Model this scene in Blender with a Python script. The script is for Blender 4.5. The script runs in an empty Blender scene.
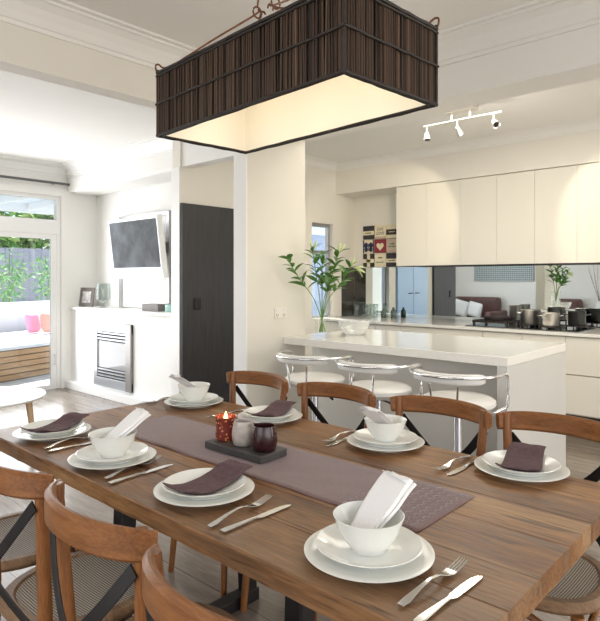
import bpy, bmesh, math, random
from mathutils import Vector, Matrix
random.seed(7)
PI = math.pi
scene = bpy.context.scene
C = scene.collection

# ------------------------------------------------------------------ helpers
def obj(name, bm, mat, parent=None, smooth=False, bevel=0, segs=2, loc=None, rot=None, recalc=True):
    if recalc:
        bmesh.ops.recalc_face_normals(bm, faces=bm.faces[:])
    me = bpy.data.meshes.new(name)
    bm.to_mesh(me); bm.free()
    o = bpy.data.objects.new(name, me)
    C.objects.link(o)
    if mat is not None:
        for m in (mat if isinstance(mat, (list, tuple)) else [mat]):
            me.materials.append(m)
    if smooth:
        for p in me.polygons: p.use_smooth = True
        try:
            me.set_sharp_from_angle(angle=math.radians(42))
        except Exception:
            pass
    if bevel:
        b = o.modifiers.new('bevel', 'BEVEL'); b.width = bevel; b.segments = segs
        b.limit_method = 'ANGLE'; b.angle_limit = math.radians(40)
    if loc is not None: o.location = loc
    if rot is not None: o.rotation_euler = rot
    if parent is not None: o.parent = parent
    return o

def tag(o, label, cat, group=None, kind=None):
    o['label'] = label; o['category'] = cat
    if group: o['group'] = group
    if kind: o['kind'] = kind
    return o

def thing(name, label, cat, loc=(0, 0, 0), rz=0, group=None):
    o = bpy.data.objects.new(name, None); C.objects.link(o)
    o.empty_display_size = .1
    o.location = loc; o.rotation_euler = (0, 0, rz)
    return tag(o, label, cat, group)

def struct(name, bm, mat, parent=None, label=None, **k):
    o = obj(name, bm, mat, parent, **k)
    if parent is None: o['kind'] = 'structure'
    if label: o['label'] = label
    return o

def dup(root, loc, rz, label, name=None, group=None):
    r = root.copy(); C.objects.link(r); r.location = loc; r.rotation_euler = (0, 0, rz)
    r['label'] = label
    if group: r['group'] = group
    for ch in list(root.children):
        c = ch.copy(); C.objects.link(c); c.parent = r
        for g in list(ch.children):
            d = g.copy(); C.objects.link(d); d.parent = c
    return r

def NB(): return bmesh.new()

def box(bm, x0, x1, y0, y1, z0, z1, M=None):
    vs = [bm.verts.new(p) for p in ((x0,y0,z0),(x1,y0,z0),(x1,y1,z0),(x0,y1,z0),(x0,y0,z1),(x1,y0,z1),(x1,y1,z1),(x0,y1,z1))]
    for f in ((3,2,1,0),(4,5,6,7),(0,1,5,4),(1,2,6,5),(2,3,7,6),(3,0,4,7)):
        bm.faces.new([vs[i] for i in f])
    if M is not None:
        bmesh.ops.transform(bm, matrix=M, verts=vs)
    return bm

def B(*a): return box(NB(), *a)

def wall_holes(axis, pos0, pos1, u0, u1, z0, z1, holes):
    """slab along u with rectangular holes; axis 'x' -> slab spans X=u and Y=pos"""
    bm = NB()
    us = sorted(set([u0, u1] + [h[0] for h in holes] + [h[1] for h in holes]))
    for a, b in zip(us, us[1:]):
        m = (a + b) / 2
        zs = [(z0, z1)]
        for h in holes:
            if h[0] <= m <= h[1]:
                n = []
                for s in zs:
                    if h[2] > s[0]: n.append((s[0], min(h[2], s[1])))
                    if h[3] < s[1]: n.append((max(h[3], s[0]), s[1]))
                zs = n
        for s in zs:
            if axis == 'x': box(bm, a, b, pos0, pos1, s[0], s[1])
            else: box(bm, pos0, pos1, a, b, s[0], s[1])
    return bm

def lathe(prof, segs=48, bm=None, cap0=True, cap1=True, cx=0, cy=0):
    bm = bm or NB()
    rings = []
    for r, z in prof:
        if r < 1e-5:
            rings.append([bm.verts.new((cx, cy, z))])
        else:
            rings.append([bm.verts.new((cx + r*math.cos(2*PI*i/segs), cy + r*math.sin(2*PI*i/segs), z)) for i in range(segs)])
    for a, b in zip(rings, rings[1:]):
        if len(a) == 1 and len(b) == 1: continue
        for i in range(segs):
            j = (i+1) % segs
            if len(a) == 1: bm.faces.new((a[0], b[i], b[j]))
            elif len(b) == 1: bm.faces.new((a[i], a[j], b[0]))
            else: bm.faces.new((a[i], a[j], b[j], b[i]))
    if cap0 and len(rings[0]) > 1: bm.faces.new(rings[0][::-1])
    if cap1 and len(rings[-1]) > 1: bm.faces.new(rings[-1])
    return bm

def sweep(bm, pts, sec, up=(0,0,1), closed=False, cap=True):
    """loft cross-sections along pts. sec(i,t) -> list of (a,b) offsets: a along side, b along 'up'-ish normal"""
    pts = [Vector(p) for p in pts]; n = len(pts); upv = Vector(up)
    rings = []
    for i, p in enumerate(pts):
        if closed: t = pts[(i+1) % n] - pts[i-1]
        elif i == 0: t = pts[1] - pts[0]
        elif i == n-1: t = pts[-1] - pts[-2]
        else: t = pts[i+1] - pts[i-1]
        t.normalize()
        s = t.cross(upv)
        if s.length < 1e-3: s = t.cross(Vector((1, 0.01, 0)))
        s.normalize(); u = s.cross(t).normalized()
        rings.append([bm.verts.new(p + s*a + u*b) for a, b in sec(i, i/max(1, n-1))])
    m = len(rings[0])
    for k in range(n if closed else n-1):
        a = rings[k]; b = rings[(k+1) % n]
        for i in range(m):
            j = (i+1) % m
            bm.faces.new((a[i], a[j], b[j], b[i]))
    if cap and not closed:
        bm.faces.new(rings[0][::-1]); bm.faces.new(rings[-1])
    return bm

def tube(bm, pts, r, segs=10, closed=False, up=(0,0,1)):
    def sec(i, t):
        rr = r(t) if callable(r) else r
        return [(rr*math.cos(2*PI*k/segs), rr*math.sin(2*PI*k/segs)) for k in range(segs)]
    return sweep(bm, pts, sec, up, closed)

def rectsec(w, h, b=.25):
    c = min(w, h)*b
    return [(w/2, -h/2+c), (w/2, h/2-c), (w/2-c, h/2), (-w/2+c, h/2), (-w/2, h/2-c), (-w/2, -h/2+c), (-w/2+c, -h/2), (w/2-c, -h/2)]

def smooth_path(pts, n=8):
    P = [Vector(p) for p in pts]; out = []
    for i in range(len(P)-1):
        p0 = P[max(0, i-1)]; p1 = P[i]; p2 = P[i+1]; p3 = P[min(len(P)-1, i+2)]
        for k in range(n):
            t = k/n
            out.append(.5*((2*p1) + (p2-p0)*t + (2*p0-5*p1+4*p2-p3)*t*t + (3*p1-p0-3*p2+p3)*t**3))
    out.append(P[-1])
    return out

# ------------------------------------------------------------------ materials
def new_mat(name):
    m = bpy.data.materials.new(name); m.use_nodes = True
    nt = m.node_tree; nt.nodes.clear()
    out = nt.nodes.new('ShaderNodeOutputMaterial')
    return m, nt, out

def P(name, col, rough=.5, metal=0, spec=.5, noise=0, nscale=20, bump=0, bscale=60, coat=0, emit=None, estr=0, trans=0, sheen=0, coords='Object', stretch=None):
    m, nt, out = new_mat(name)
    b = nt.nodes.new('ShaderNodeBsdfPrincipled')
    b.inputs['Base Color'].default_value = (*col, 1)
    b.inputs['Roughness'].default_value = rough
    b.inputs['Metallic'].default_value = metal
    b.inputs['Specular IOR Level'].default_value = spec
    b.inputs['Coat Weight'].default_value = coat
    b.inputs['Sheen Weight'].default_value = sheen
    b.inputs['Transmission Weight'].default_value = trans
    if emit:
        b.inputs['Emission Color'].default_value = (*emit, 1); b.inputs['Emission Strength'].default_value = estr
    tc = nt.nodes.new('ShaderNodeTexCoord')
    mp = nt.nodes.new('ShaderNodeMapping'); nt.links.new(tc.outputs[coords], mp.inputs[0])
    if stretch: mp.inputs['Scale'].default_value = stretch
    if noise:
        n = nt.nodes.new('ShaderNodeTexNoise'); n.inputs['Scale'].default_value = nscale; n.inputs['Detail'].default_value = 5
        nt.links.new(mp.outputs[0], n.inputs['Vector'])
        r = nt.nodes.new('ShaderNodeValToRGB')
        lo = [max(0, c*(1-noise)) for c in col]; hi = [min(1, c*(1+noise)) for c in col]
        r.color_ramp.elements[0].position = .3; r.color_ramp.elements[1].position = .7
        r.color_ramp.elements[0].color = (*lo, 1); r.color_ramp.elements[1].color = (*hi, 1)
        nt.links.new(n.outputs['Fac'], r.inputs[0]); nt.links.new(r.outputs[0], b.inputs['Base Color'])
    if bump:
        n2 = nt.nodes.new('ShaderNodeTexNoise'); n2.inputs['Scale'].default_value = bscale; n2.inputs['Detail'].default_value = 3
        nt.links.new(mp.outputs[0], n2.inputs['Vector'])
        bp = nt.nodes.new('ShaderNodeBump'); bp.inputs['Strength'].default_value = bump; bp.inputs['Distance'].default_value = .01
        nt.links.new(n2.outputs['Fac'], bp.inputs['Height']); nt.links.new(bp.outputs[0], b.inputs['Normal'])
    nt.links.new(b.outputs[0], out.inputs[0])
    return m

def ramp(nt, stops):
    r = nt.nodes.new('ShaderNodeValToRGB'); e = r.color_ramp.elements
    while len(e) < len(stops): e.new(.5)
    for k, (p, c) in enumerate(stops):
        e[k].position = p; e[k].color = (*c, 1)
    return r

def wood(name, cols, scale=1.0, axis='Y', rough=.45, boards=None, gap=False, bump=.25, spec=.4, worn=False):
    """grained wood; grain runs along axis; boards = width of boards across (object X when axis=='Y')"""
    m, nt, out = new_mat(name); L = nt.links.new
    b = nt.nodes.new('ShaderNodeBsdfPrincipled'); b.inputs['Specular IOR Level'].default_value = spec
    tc = nt.nodes.new('ShaderNodeTexCoord')
    sep = nt.nodes.new('ShaderNodeSeparateXYZ'); L(tc.outputs['Object'], sep.inputs[0])
    mp = nt.nodes.new('ShaderNodeMapping')
    s = {'X': (.9, 9, 9), 'Y': (9, .9, 9), 'Z': (9, 9, .9)}[axis]
    mp.inputs['Scale'].default_value = [v*scale for v in s]
    vec = tc.outputs['Object']
    across = 'X' if axis == 'Y' else 'Y'
    if boards:
        d = nt.nodes.new('ShaderNodeMath'); d.operation = 'DIVIDE'; d.inputs[1].default_value = boards
        L(sep.outputs[across], d.inputs[0])
        fl = nt.nodes.new('ShaderNodeMath'); fl.operation = 'FLOOR'; L(d.outputs[0], fl.inputs[0])
        wn = nt.nodes.new('ShaderNodeTexWhiteNoise'); wn.noise_dimensions = '1D'; L(fl.outputs[0], wn.inputs['W'])
        ad = nt.nodes.new('ShaderNodeVectorMath'); ad.operation = 'MULTIPLY_ADD'
        L(wn.outputs['Color'], ad.inputs[0]); ad.inputs[1].default_value = (7, 7, 7); L(tc.outputs['Object'], ad.inputs[2])
        vec = ad.outputs[0]
    L(vec, mp.inputs[0])
    n1 = nt.nodes.new('ShaderNodeTexNoise'); n1.inputs['Scale'].default_value = 1.6; n1.inputs['Detail'].default_value = 8; n1.inputs['Roughness'].default_value = .65; n1.inputs['Distortion'].default_value = .6
    L(mp.outputs[0], n1.inputs['Vector'])
    n2 = nt.nodes.new('ShaderNodeTexNoise'); n2.inputs['Scale'].default_value = 14; n2.inputs['Detail'].default_value = 4
    L(mp.outputs[0], n2.inputs['Vector'])
    mx = nt.nodes.new('ShaderNodeMath'); mx.operation = 'MULTIPLY_ADD'; mx.inputs[1].default_value = .35; L(n2.outputs['Fac'], mx.inputs[0])
    m0 = nt.nodes.new('ShaderNodeMath'); m0.operation = 'MULTIPLY'; m0.inputs[1].default_value = .68; L(n1.outputs['Fac'], m0.inputs[0])
    L(m0.outputs[0], mx.inputs[2])
    last = mx.outputs[0]
    if boards:
        a2 = nt.nodes.new('ShaderNodeMath'); a2.operation = 'MULTIPLY_ADD'; a2.inputs[1].default_value = .16
        sb = nt.nodes.new('ShaderNodeMath'); sb.operation = 'SUBTRACT'; sb.inputs[1].default_value = .5
        L(wn.outputs['Value'], sb.inputs[0]); L(sb.outputs[0], a2.inputs[0]); L(last, a2.inputs[2]); last = a2.outputs[0]
    r = ramp(nt, [(.30, cols[0]), (.46, cols[1]), (.60, cols[2]), (.74, cols[3])])
    L(last, r.inputs[0])
    col = r.outputs[0]
    if gap and boards:
        fr = nt.nodes.new('ShaderNodeMath'); fr.operation = 'FRACT'; L(d.outputs[0], fr.inputs[0])
        pp = nt.nodes.new('ShaderNodeMath'); pp.operation = 'PINGPONG'; pp.inputs[1].default_value = .5; L(fr.outputs[0], pp.inputs[0])
        lt = nt.nodes.new('ShaderNodeMath'); lt.operation = 'LESS_THAN'; lt.inputs[1].default_value = .012; L(pp.outputs[0], lt.inputs[0])
        mixc = nt.nodes.new('ShaderNodeMixRGB'); mixc.inputs[2].default_value = (*[c*.45 for c in cols[0]], 1)
        L(lt.outputs[0], mixc.inputs[0]); L(col, mixc.inputs[1]); col = mixc.outputs[0]
    if worn:
        # broad rubbed patches and short dark splits along the grain
        nw = nt.nodes.new('ShaderNodeTexNoise'); nw.inputs['Scale'].default_value = .55; nw.inputs['Detail'].default_value = 3
        L(mp.outputs[0], nw.inputs['Vector'])
        rw = ramp(nt, [(.42, (0, 0, 0)), (.66, (1, 1, 1))]); L(nw.outputs['Fac'], rw.inputs[0])
        mw = nt.nodes.new('ShaderNodeMath'); mw.operation = 'MULTIPLY'; mw.inputs[1].default_value = .30; L(rw.outputs[0], mw.inputs[0])
        m1 = nt.nodes.new('ShaderNodeMixRGB'); m1.inputs[2].default_value = (.42, .31, .20, 1); L(mw.outputs[0], m1.inputs[0]); L(col, m1.inputs[1])
        ns = nt.nodes.new('ShaderNodeTexNoise'); ns.inputs['Scale'].default_value = 5.0; ns.inputs['Detail'].default_value = 2; ns.inputs['Distortion'].default_value = 1.2
        mp2 = nt.nodes.new('ShaderNodeMapping'); mp2.inputs['Scale'].default_value = (9, .7, 9); L(vec, mp2.inputs[0]); L(mp2.outputs[0], ns.inputs['Vector'])
        rs = ramp(nt, [(.60, (0, 0, 0)), (.70, (.75, .75, .75))]); L(ns.outputs['Fac'], rs.inputs[0])
        m3 = nt.nodes.new('ShaderNodeMixRGB'); m3.inputs[2].default_value = (.055, .020, .008, 1); L(rs.outputs[0], m3.inputs[0]); L(m1.outputs[0], m3.inputs[1]); col = m3.outputs[0]
    L(col, b.inputs['Base Color'])
    rr = nt.nodes.new('ShaderNodeMapRange'); rr.inputs['To Min'].default_value = rough-.1; rr.inputs['To Max'].default_value = rough+.15
    L(n1.outputs['Fac'], rr.inputs['Value']); L(rr.outputs[0], b.inputs['Roughness'])
    bp = nt.nodes.new('ShaderNodeBump'); bp.inputs['Strength'].default_value = bump; bp.inputs['Distance'].default_value = .004
    L(mx.outputs[0], bp.inputs['Height']); L(bp.outputs[0], b.inputs['Normal'])
    L(b.outputs[0], out.inputs[0])
    return m

def glass(name, tint=(1, 1, 1), ior=1.5, rough=.0, refl=1.0, milk=0):
    m, nt, out = new_mat(name); L = nt.links.new
    t = nt.nodes.new('ShaderNodeBsdfTransparent'); t.inputs[0].default_value = (*tint, 1)
    g = nt.nodes.new('ShaderNodeBsdfGlossy'); g.inputs['Roughness'].default_value = rough; g.inputs[0].default_value = (1, 1, 1, 1)
    f = nt.nodes.new('ShaderNodeFresnel'); 
    ge = nt.nodes.new('ShaderNodeNewGeometry'); io = nt.nodes.new('ShaderNodeMapRange')
    io.inputs['To Min'].default_value = ior; io.inputs['To Max'].default_value = 1/ior   # same reflectance on both faces of thin glass
    L(ge.outputs['Backfacing'], io.inputs['Value']); L(io.outputs[0], f.inputs[0])
    k = nt.nodes.new('ShaderNodeMath'); k.operation = 'MULTIPLY'; k.inputs[1].default_value = refl; L(f.outputs[0], k.inputs[0])
    mx = nt.nodes.new('ShaderNodeMixShader'); L(k.outputs[0], mx.inputs[0]); L(t.outputs[0], mx.inputs[1]); L(g.outputs[0], mx.inputs[2])
    last = mx.outputs[0]
    if milk:
        df = nt.nodes.new('ShaderNodeBsdfDiffuse'); df.inputs[0].default_value = (.9, .9, .88, 1)
        m2 = nt.nodes.new('ShaderNodeMixShader'); m2.inputs[0].default_value = milk; L(last, m2.inputs[1]); L(df.outputs[0], m2.inputs[2]); last = m2.outputs[0]
    L(last, out.inputs[0])
    return m

def weave(name, c0, c1, scale=120, rough=.7, dirs=('X', 'Y')):
    m, nt, out = new_mat(name); L = nt.links.new
    b = nt.nodes.new('ShaderNodeBsdfPrincipled'); b.inputs['Roughness'].default_value = rough
    tc = nt.nodes.new('ShaderNodeTexCoord')
    w = []
    for d in dirs:
        t = nt.nodes.new('ShaderNodeTexWave'); t.wave_type = 'BANDS'; t.bands_direction = d
        t.inputs['Scale'].default_value = scale; t.inputs['Distortion'].default_value = .4
        L(tc.outputs['Object'], t.inputs['Vector']); w.append(t)
    mm = nt.nodes.new('ShaderNodeMath'); mm.operation = 'MULTIPLY'; L(w[0].outputs['Fac'], mm.inputs[0]); L(w[1].outputs['Fac'], mm.inputs[1])
    r = ramp(nt, [(.05, c0), (.5, c1)]); L(mm.outputs[0], r.inputs[0]); L(r.outputs[0], b.inputs['Base Color'])
    bp = nt.nodes.new('ShaderNodeBump'); bp.inputs['Strength'].default_value = .6; bp.inputs['Distance'].default_value = .003
    L(mm.outputs[0], bp.inputs['Height']); L(bp.outputs[0], b.inputs['Normal'])
    L(b.outputs[0], out.inputs[0])
    return m

def island_random(name, cols, rough=.6, spec=.3):
    m, nt, out = new_mat(name); L = nt.links.new
    b = nt.nodes.new('ShaderNodeBsdfPrincipled'); b.inputs['Roughness'].default_value = rough; b.inputs['Specular IOR Level'].default_value = spec
    g = nt.nodes.new('ShaderNodeNewGeometry')
    r = ramp(nt, [(k/(len(cols)-1), c) for k, c in enumerate(cols)]); L(g.outputs['Random Per Island'], r.inputs[0])
    L(r.outputs[0], b.inputs['Base Color']); L(b.outputs[0], out.inputs[0])
    return m

M = {}
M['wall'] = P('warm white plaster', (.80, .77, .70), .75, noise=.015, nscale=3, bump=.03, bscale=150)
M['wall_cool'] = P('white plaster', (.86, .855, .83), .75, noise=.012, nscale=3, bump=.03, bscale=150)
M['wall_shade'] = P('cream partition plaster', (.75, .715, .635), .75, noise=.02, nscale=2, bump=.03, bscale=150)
M['ceiling'] = P('ceiling paint', (.85, .835, .80), .85, noise=.01, nscale=2)
M['trim'] = P('white gloss trim', (.86, .86, .84), .35)
M['lacquer'] = P('cream satin lacquer', (.80, .765, .68), .38, spec=.4, noise=.01, nscale=2)
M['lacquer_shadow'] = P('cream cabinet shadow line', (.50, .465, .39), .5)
M['lacquer_white'] = P('white satin lacquer', (.87, .85, .80), .3, noise=.01, nscale=2)
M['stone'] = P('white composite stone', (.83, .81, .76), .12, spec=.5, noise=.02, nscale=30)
M['stone_shaded'] = P('shaded white stone', (.60, .59, .56), .35, noise=.015, nscale=4)  # island stone again, darkened for the shade on its end
M['gap'] = P('shadow gap', (.05, .045, .04), .7)
M['black'] = P('black timber panel', (.028, .028, .032), .45, noise=.25, nscale=8, stretch=(6, 6, .5), bump=.05)
M['blackmetal'] = P('black metal', (.03, .028, .027), .4, metal=.6)
M['strap'] = P('dark bronze strap', (.035, .033, .034), .38, metal=.7, noise=.2, nscale=15)
M['chrome'] = P('chrome', (.82, .82, .84), .06, metal=1)
M['steel'] = P('brushed steel', (.78, .755, .71), .33, metal=1, noise=.08, nscale=6, stretch=(20, 20, .5))
M['steel_dark'] = P('darker steel', (.22, .22, .22), .2, metal=1)
M['cutlery'] = P('polished cutlery', (.74, .73, .71), .13, metal=1)
M['mirror'] = P('smoked mirror', (.74, .79, .80), .015, metal=1)
M['smoke'] = P('dark smoked glass return', (.03, .024, .020), .04, spec=.5)
M['mirror_clear'] = P('clear mirror', (.88, .89, .9), .02, metal=1)
M['silverframe'] = P('grey metal frame', (.42, .42, .43), .3, metal=.7)
M['ceramic'] = P('white ceramic glaze', (.80, .80, .755), .12, spec=.5, noise=.008, nscale=6)
M['napkin_white'] = P('white linen', (.84, .82, .81), .85, bump=.25, bscale=300, sheen=.2)
M['napkin_brown'] = P('aubergine brown linen', (.108, .060, .066), .9, noise=.22, nscale=90, bump=.35, bscale=400)
M['runner'] = P('mauve runner linen', (.175, .098, .090), .9, noise=.13, nscale=120, bump=.35, bscale=500, sheen=.3)
M['runner_stitch'] = P('pale grey stitching', (.42, .36, .36), .9, noise=.2, nscale=60)
M['table'] = wood('reclaimed table boards', [(.058, .020, .006), (.19, .078, .024), (.32, .160, .058), (.46, .29, .142)], 1.0, 'Y', .36, boards=.165, gap=False, bump=.45, worn=True)
M['chairwood'] = wood('honey bentwood', [(.080, .026, .008), (.18, .066, .019), (.26, .103, .032), (.34, .15, .054)], 2.2, 'X', .36, bump=.1)
M['chairwood_z'] = wood('honey bentwood upright', [(.080, .026, .008), (.18, .066, .019), (.26, .103, .032), (.34, .15, .054)], 2.2, 'Z', .36, bump=.1)
M['seatwood'] = wood('weathered bentwood seat', [(.10, .052, .024), (.18, .10, .050), (.26, .155, .083), (.34, .21, .12)], 2.0, 'X', .5, bump=.15)
M['cane'] = weave('woven cane', (.10, .075, .055), (.62, .54, .43), 42)
M['floor'] = wood('grey washed floorboards', [(.15, .120, .095), (.21, .172, .14), (.27, .228, .19), (.33, .285, .245)], .7, 'Y', .20, boards=.18, gap=True, bump=.05)
M['deck'] = P('pale sun bleached paving', (.62, .60, .58), .8, noise=.08, nscale=6)
M['slat'] = wood('honey deck timber', [(.32, .17, .07), (.45, .25, .11), (.55, .33, .16), (.63, .40, .22)], 1.5, 'X', .6)
M['fence'] = P('grey painted fence', (.30, .31, .36), .8, noise=.15, nscale=5, stretch=(.6, 6, 6))
M['render_white'] = P('white render', (.80, .80, .80), .8)
M['pool'] = P('blue grey water', (.20, .33, .40), .08)
M['cushion_pink'] = P('pink outdoor fabric', (.95, .42, .60), .8, bump=.2, bscale=200)
M['cushion_coral'] = P('coral outdoor fabric', (.97, .40, .30), .8, bump=.2, bscale=200)
M['bench_pad'] = P('pale grey seat pad', (.74, .74, .75), .8)
M['leaf'] = P('lily leaf', (.075, .20, .030), .38, noise=.35, nscale=14, spec=.5)
M['stem'] = P('green stem', (.16, .28, .07), .5)
M['bud'] = P('lily bud', (.62, .70, .34), .5, noise=.12, nscale=30)
M['foliage'] = island_random('garden foliage', [(.05, .16, .03), (.12, .30, .07), (.28, .46, .13), (.50, .60, .22)], .6)
M['bamboo_leaf'] = island_random('bamboo foliage', [(.10, .30, .10), (.22, .46, .18), (.42, .62, .26)], .6)
M['trunk'] = P('bark', (.10, .07, .045), .9, noise=.3, nscale=20)
M['glass'] = glass('clear glass', (.97, .99, .985), 1.45)
M['vaseglass'] = glass('vase glass', (.975, .985, .98), 1.35, refl=.8)
M['cutglass'] = glass('cut crystal', (.96, .97, .97), 1.7, .05, 1.2, milk=.22)
M['wicker'] = island_random('dark wicker sticks', [(.020, .013, .009), (.045, .027, .018), (.085, .050, .032), (.030, .018, .013), (.13, .080, .052)], .55)
M['wickerdark'] = P('dark wicker rim', (.018, .012, .009), .55, noise=.4, nscale=60)
M['rust'] = P('rusty iron rod', (.20, .085, .045), .55, metal=.5, noise=.3, nscale=30)
M['lining'] = P('cream shade lining', (.86, .82, .72), .85, emit=(1, .92, .80), estr=.03)  # faint emission paints bulb light onto the lining
M['bulb'] = P('lit bulb', (1, .9, .7), .3, emit=(1, .80, .48), estr=9)
M['spotlens'] = P('lit spot lens', (1, .9, .7), .3, emit=(1, .84, .58), estr=12)
M['flame'] = P('candle flame', (1, .6, .2), .5, emit=(1, .50, .13), estr=14)
M['wax'] = P('candle wax', (.85, .6, .4), .5, emit=(1, .45, .15), estr=.8)
M['slate'] = P('dark slate tray', (.055, .050, .047), .5, noise=.2, nscale=25)
M['maroon_glass'] = P('opaque maroon glass', (.032, .008, .010), .22, spec=.5)
M['frost_glass'] = P('frosted pale mercury glass', (.44, .385, .345), .35, noise=.25, nscale=35, bump=.15, bscale=90)
def mercury():
    m, nt, out = new_mat('copper mercury glass'); L = nt.links.new
    b = nt.nodes.new('ShaderNodeBsdfPrincipled'); b.inputs['Roughness'].default_value = .25; b.inputs['Metallic'].default_value = .35
    tc = nt.nodes.new('ShaderNodeTexCoord'); v = nt.nodes.new('ShaderNodeTexVoronoi'); v.inputs['Scale'].default_value = 95
    L(tc.outputs['Object'], v.inputs['Vector'])
    r = ramp(nt, [(.15, (.62, .22, .09)), (.42, (.17, .035, .028))]); L(v.outputs['Distance'], r.inputs[0])
    r2 = ramp(nt, [(.10, (1, .45, .14)), (.30, (.06, .008, .004))]); L(v.outputs['Distance'], r2.inputs[0])
    L(r.outputs[0], b.inputs['Base Color']); L(r2.outputs[0], b.inputs['Emission Color'])
    b.inputs['Emission Strength'].default_value = .45  # candlelight through the glass painted as glowing speckles
    L(b.outputs[0], out.inputs[0]); return m
M['mercury'] = mercury()
M['stoolwhite'] = P('white stool vinyl', (.80, .785, .75), .32)
M['white'] = P('white gloss', (.84, .84, .83), .25)
M['tvscreen'] = P('dark television screen', (.055, .065, .075), .10, spec=.12, noise=.7, nscale=5)
M['fridge'] = P('pale blue grey fridge', (.42, .62, .92), .25, noise=.02, nscale=2)
M['firemetal'] = P('grey fireplace steel', (.45, .47, .50), .3, metal=.6)
M['firemetal_dark'] = P('grey fireplace side flange', (.27, .26, .25), .35, metal=.5)
M['fireglass'] = P('fireplace glass', (.36, .37, .38), .06, spec=.6)
M['sofa'] = P('brown leather', (.12, .055, .05), .5, noise=.15, nscale=10)
M['cushion_white'] = P('white cushion', (.72, .74, .74), .85)
M['art'] = weave('grey woven print', (.20, .25, .26), (.66, .73, .74), 7, .8, ('Y', 'Z'))
M['plastic'] = P('white outlet plastic', (.80, .76, .68), .4)
M['bottlegreen'] = P('dark green bottle glass', (.06, .10, .085), .1, spec=.6)
M['jarglass'] = glass('jar glass', (.86, .89, .88), 1.45)
M['teal_glass'] = P('pale aqua glass', (.50, .74, .70), .15)
M['photo_print'] = P('grey photo print', (.62, .60, .60), .4, noise=.5, nscale=18)
M['frame_grey'] = P('grey frame', (.17, .15, .14), .5)
M['blackpot'] = P('dark pot enamel', (.06, .062, .06), .2, metal=.5)
M['castiron'] = P('cast iron', (.035, .026, .025), .5, noise=.3, nscale=40)
M['cooktop'] = P('black cooktop glass', (.02, .02, .02), .05)
M['twig'] = P('brown twig', (.16, .10, .075), .8)
M['palewood'] = wood('pale beech', [(.50, .33, .18), (.58, .39, .23), (.66, .46, .29), (.72, .53, .36)], 2, 'Z', .5)
M['cream_tile'] = P('cream print', (.78, .70, .50), .6, noise=.08, nscale=40)
M['dark_tile'] = P('charcoal print', (.035, .028, .032), .6)
M['red_tile'] = P('red print', (.26, .025, .035), .6)
M['pink_tile'] = P('dusty beige print', (.58, .45, .36), .6, noise=.1, nscale=30)
M['ink'] = P('dark ink', (.04, .035, .04), .7)
M['greenink'] = P('green ink', (.10, .24, .15), .7)
M['blueink'] = P('blue ink', (.02, .025, .09), .7)
M['rail'] = P('dark curtain rail', (.10, .10, .10), .5)

# ------------------------------------------------------------------ room shell
CE = 2.75
XW, XE, YS, YN = -1.55, 5.92, -2.5, 7.0
YK = 4.44
bm = NB(); box(bm, XW, XE+.15, YS, YK+.12, -.1, 0); box(bm, XW, 4.1, YK+.12, YN+.15, -.1, 0)
struct('floor', bm, M['floor'])
bm = NB(); box(bm, XW-.15, XE+.15, YS-.15, YK+.12, CE, CE+.1); box(bm, XW-.15, 4.1, YK+.12, YN+.15, CE, CE+.1)
struct('ceiling', bm, M['ceiling'])
struct('wall_east', wall_holes('y', XE, XE+.15, YS-.15, YK+.12, 0, CE, []), M['wall'])
struct('wall_kitchen_side', wall_holes('x', YK, YK+.12, 3.24, XE, 0, CE, [(5.104, 5.493, .886, 2.014), (4.10, 4.94, -.01, 1.84)]), M['wall'])
bm = NB(); box(bm, 4.10, 4.99, 5.14, 5.24, 0, 2.0); box(bm, 4.94, 4.99, YK+.12, 5.14, 0, 2.0); box(bm, 4.10, 4.94, YK+.12, 5.14, 1.84, 2.0)
struct('wall_fridge_alcove', bm, M['wall'])
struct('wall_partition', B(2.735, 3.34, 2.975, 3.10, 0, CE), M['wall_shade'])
struct('wall_west', wall_holes('y', XW-.15, XW, YS-.15, YN+.15, 0, CE, [(.1, 2.7, .25, 2.3), (-2.1, -.4, .25, 2.3)]), M['wall_cool'])
struct('wall_south', wall_holes('x', YS-.15, YS, XW, XE, 0, CE, [(-1.2, 2.9, .1, 2.4)]), M['wall_cool'])
struct('wall_north', wall_holes('x', YN, YN+.15, XW, 4.1, 0, CE, [(.4, 3.33, -.01, 2.37)]), M['wall_cool'])
# chimney breast / media niche on the living-room side
struct('wall_fireplace', B(3.45, 4.1, 4.56, YN, 0, .975), M['wall_cool'])
struct('wall_niche', B(3.80, 4.1, 4.56, YN, .975, CE), M['wall_cool'])
struct('trim_ledge', B(3.42, 3.80, 4.56, YN, .975, 1.005), M['trim'], bevel=.004)
struct('trim_hearth', B(3.37, 3.45, 4.56, YN, 0, .09), M['trim'], bevel=.004)
struct('trim_bulkhead', B(3.40, 3.80, 4.56, YN, 2.42, CE), M['wall_cool'], bevel=.03, segs=3)
struct('trim_opening_header', B(3.26, 3.38, 3.10, YK, 2.395, CE), M['wall_cool'])
struct('trim_beam_living', B(XW, 2.735, 2.975, 3.10, 2.41, CE), M['wall'])
struct('trim_beam_kitchen', B(3.10, 3.34, YS, 2.975, 2.41, CE), M['ceiling'])
struct('trim_cabinet_bulkhead', B(5.55, XE, YS, YK, 2.385, CE), M['wall'])

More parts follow.
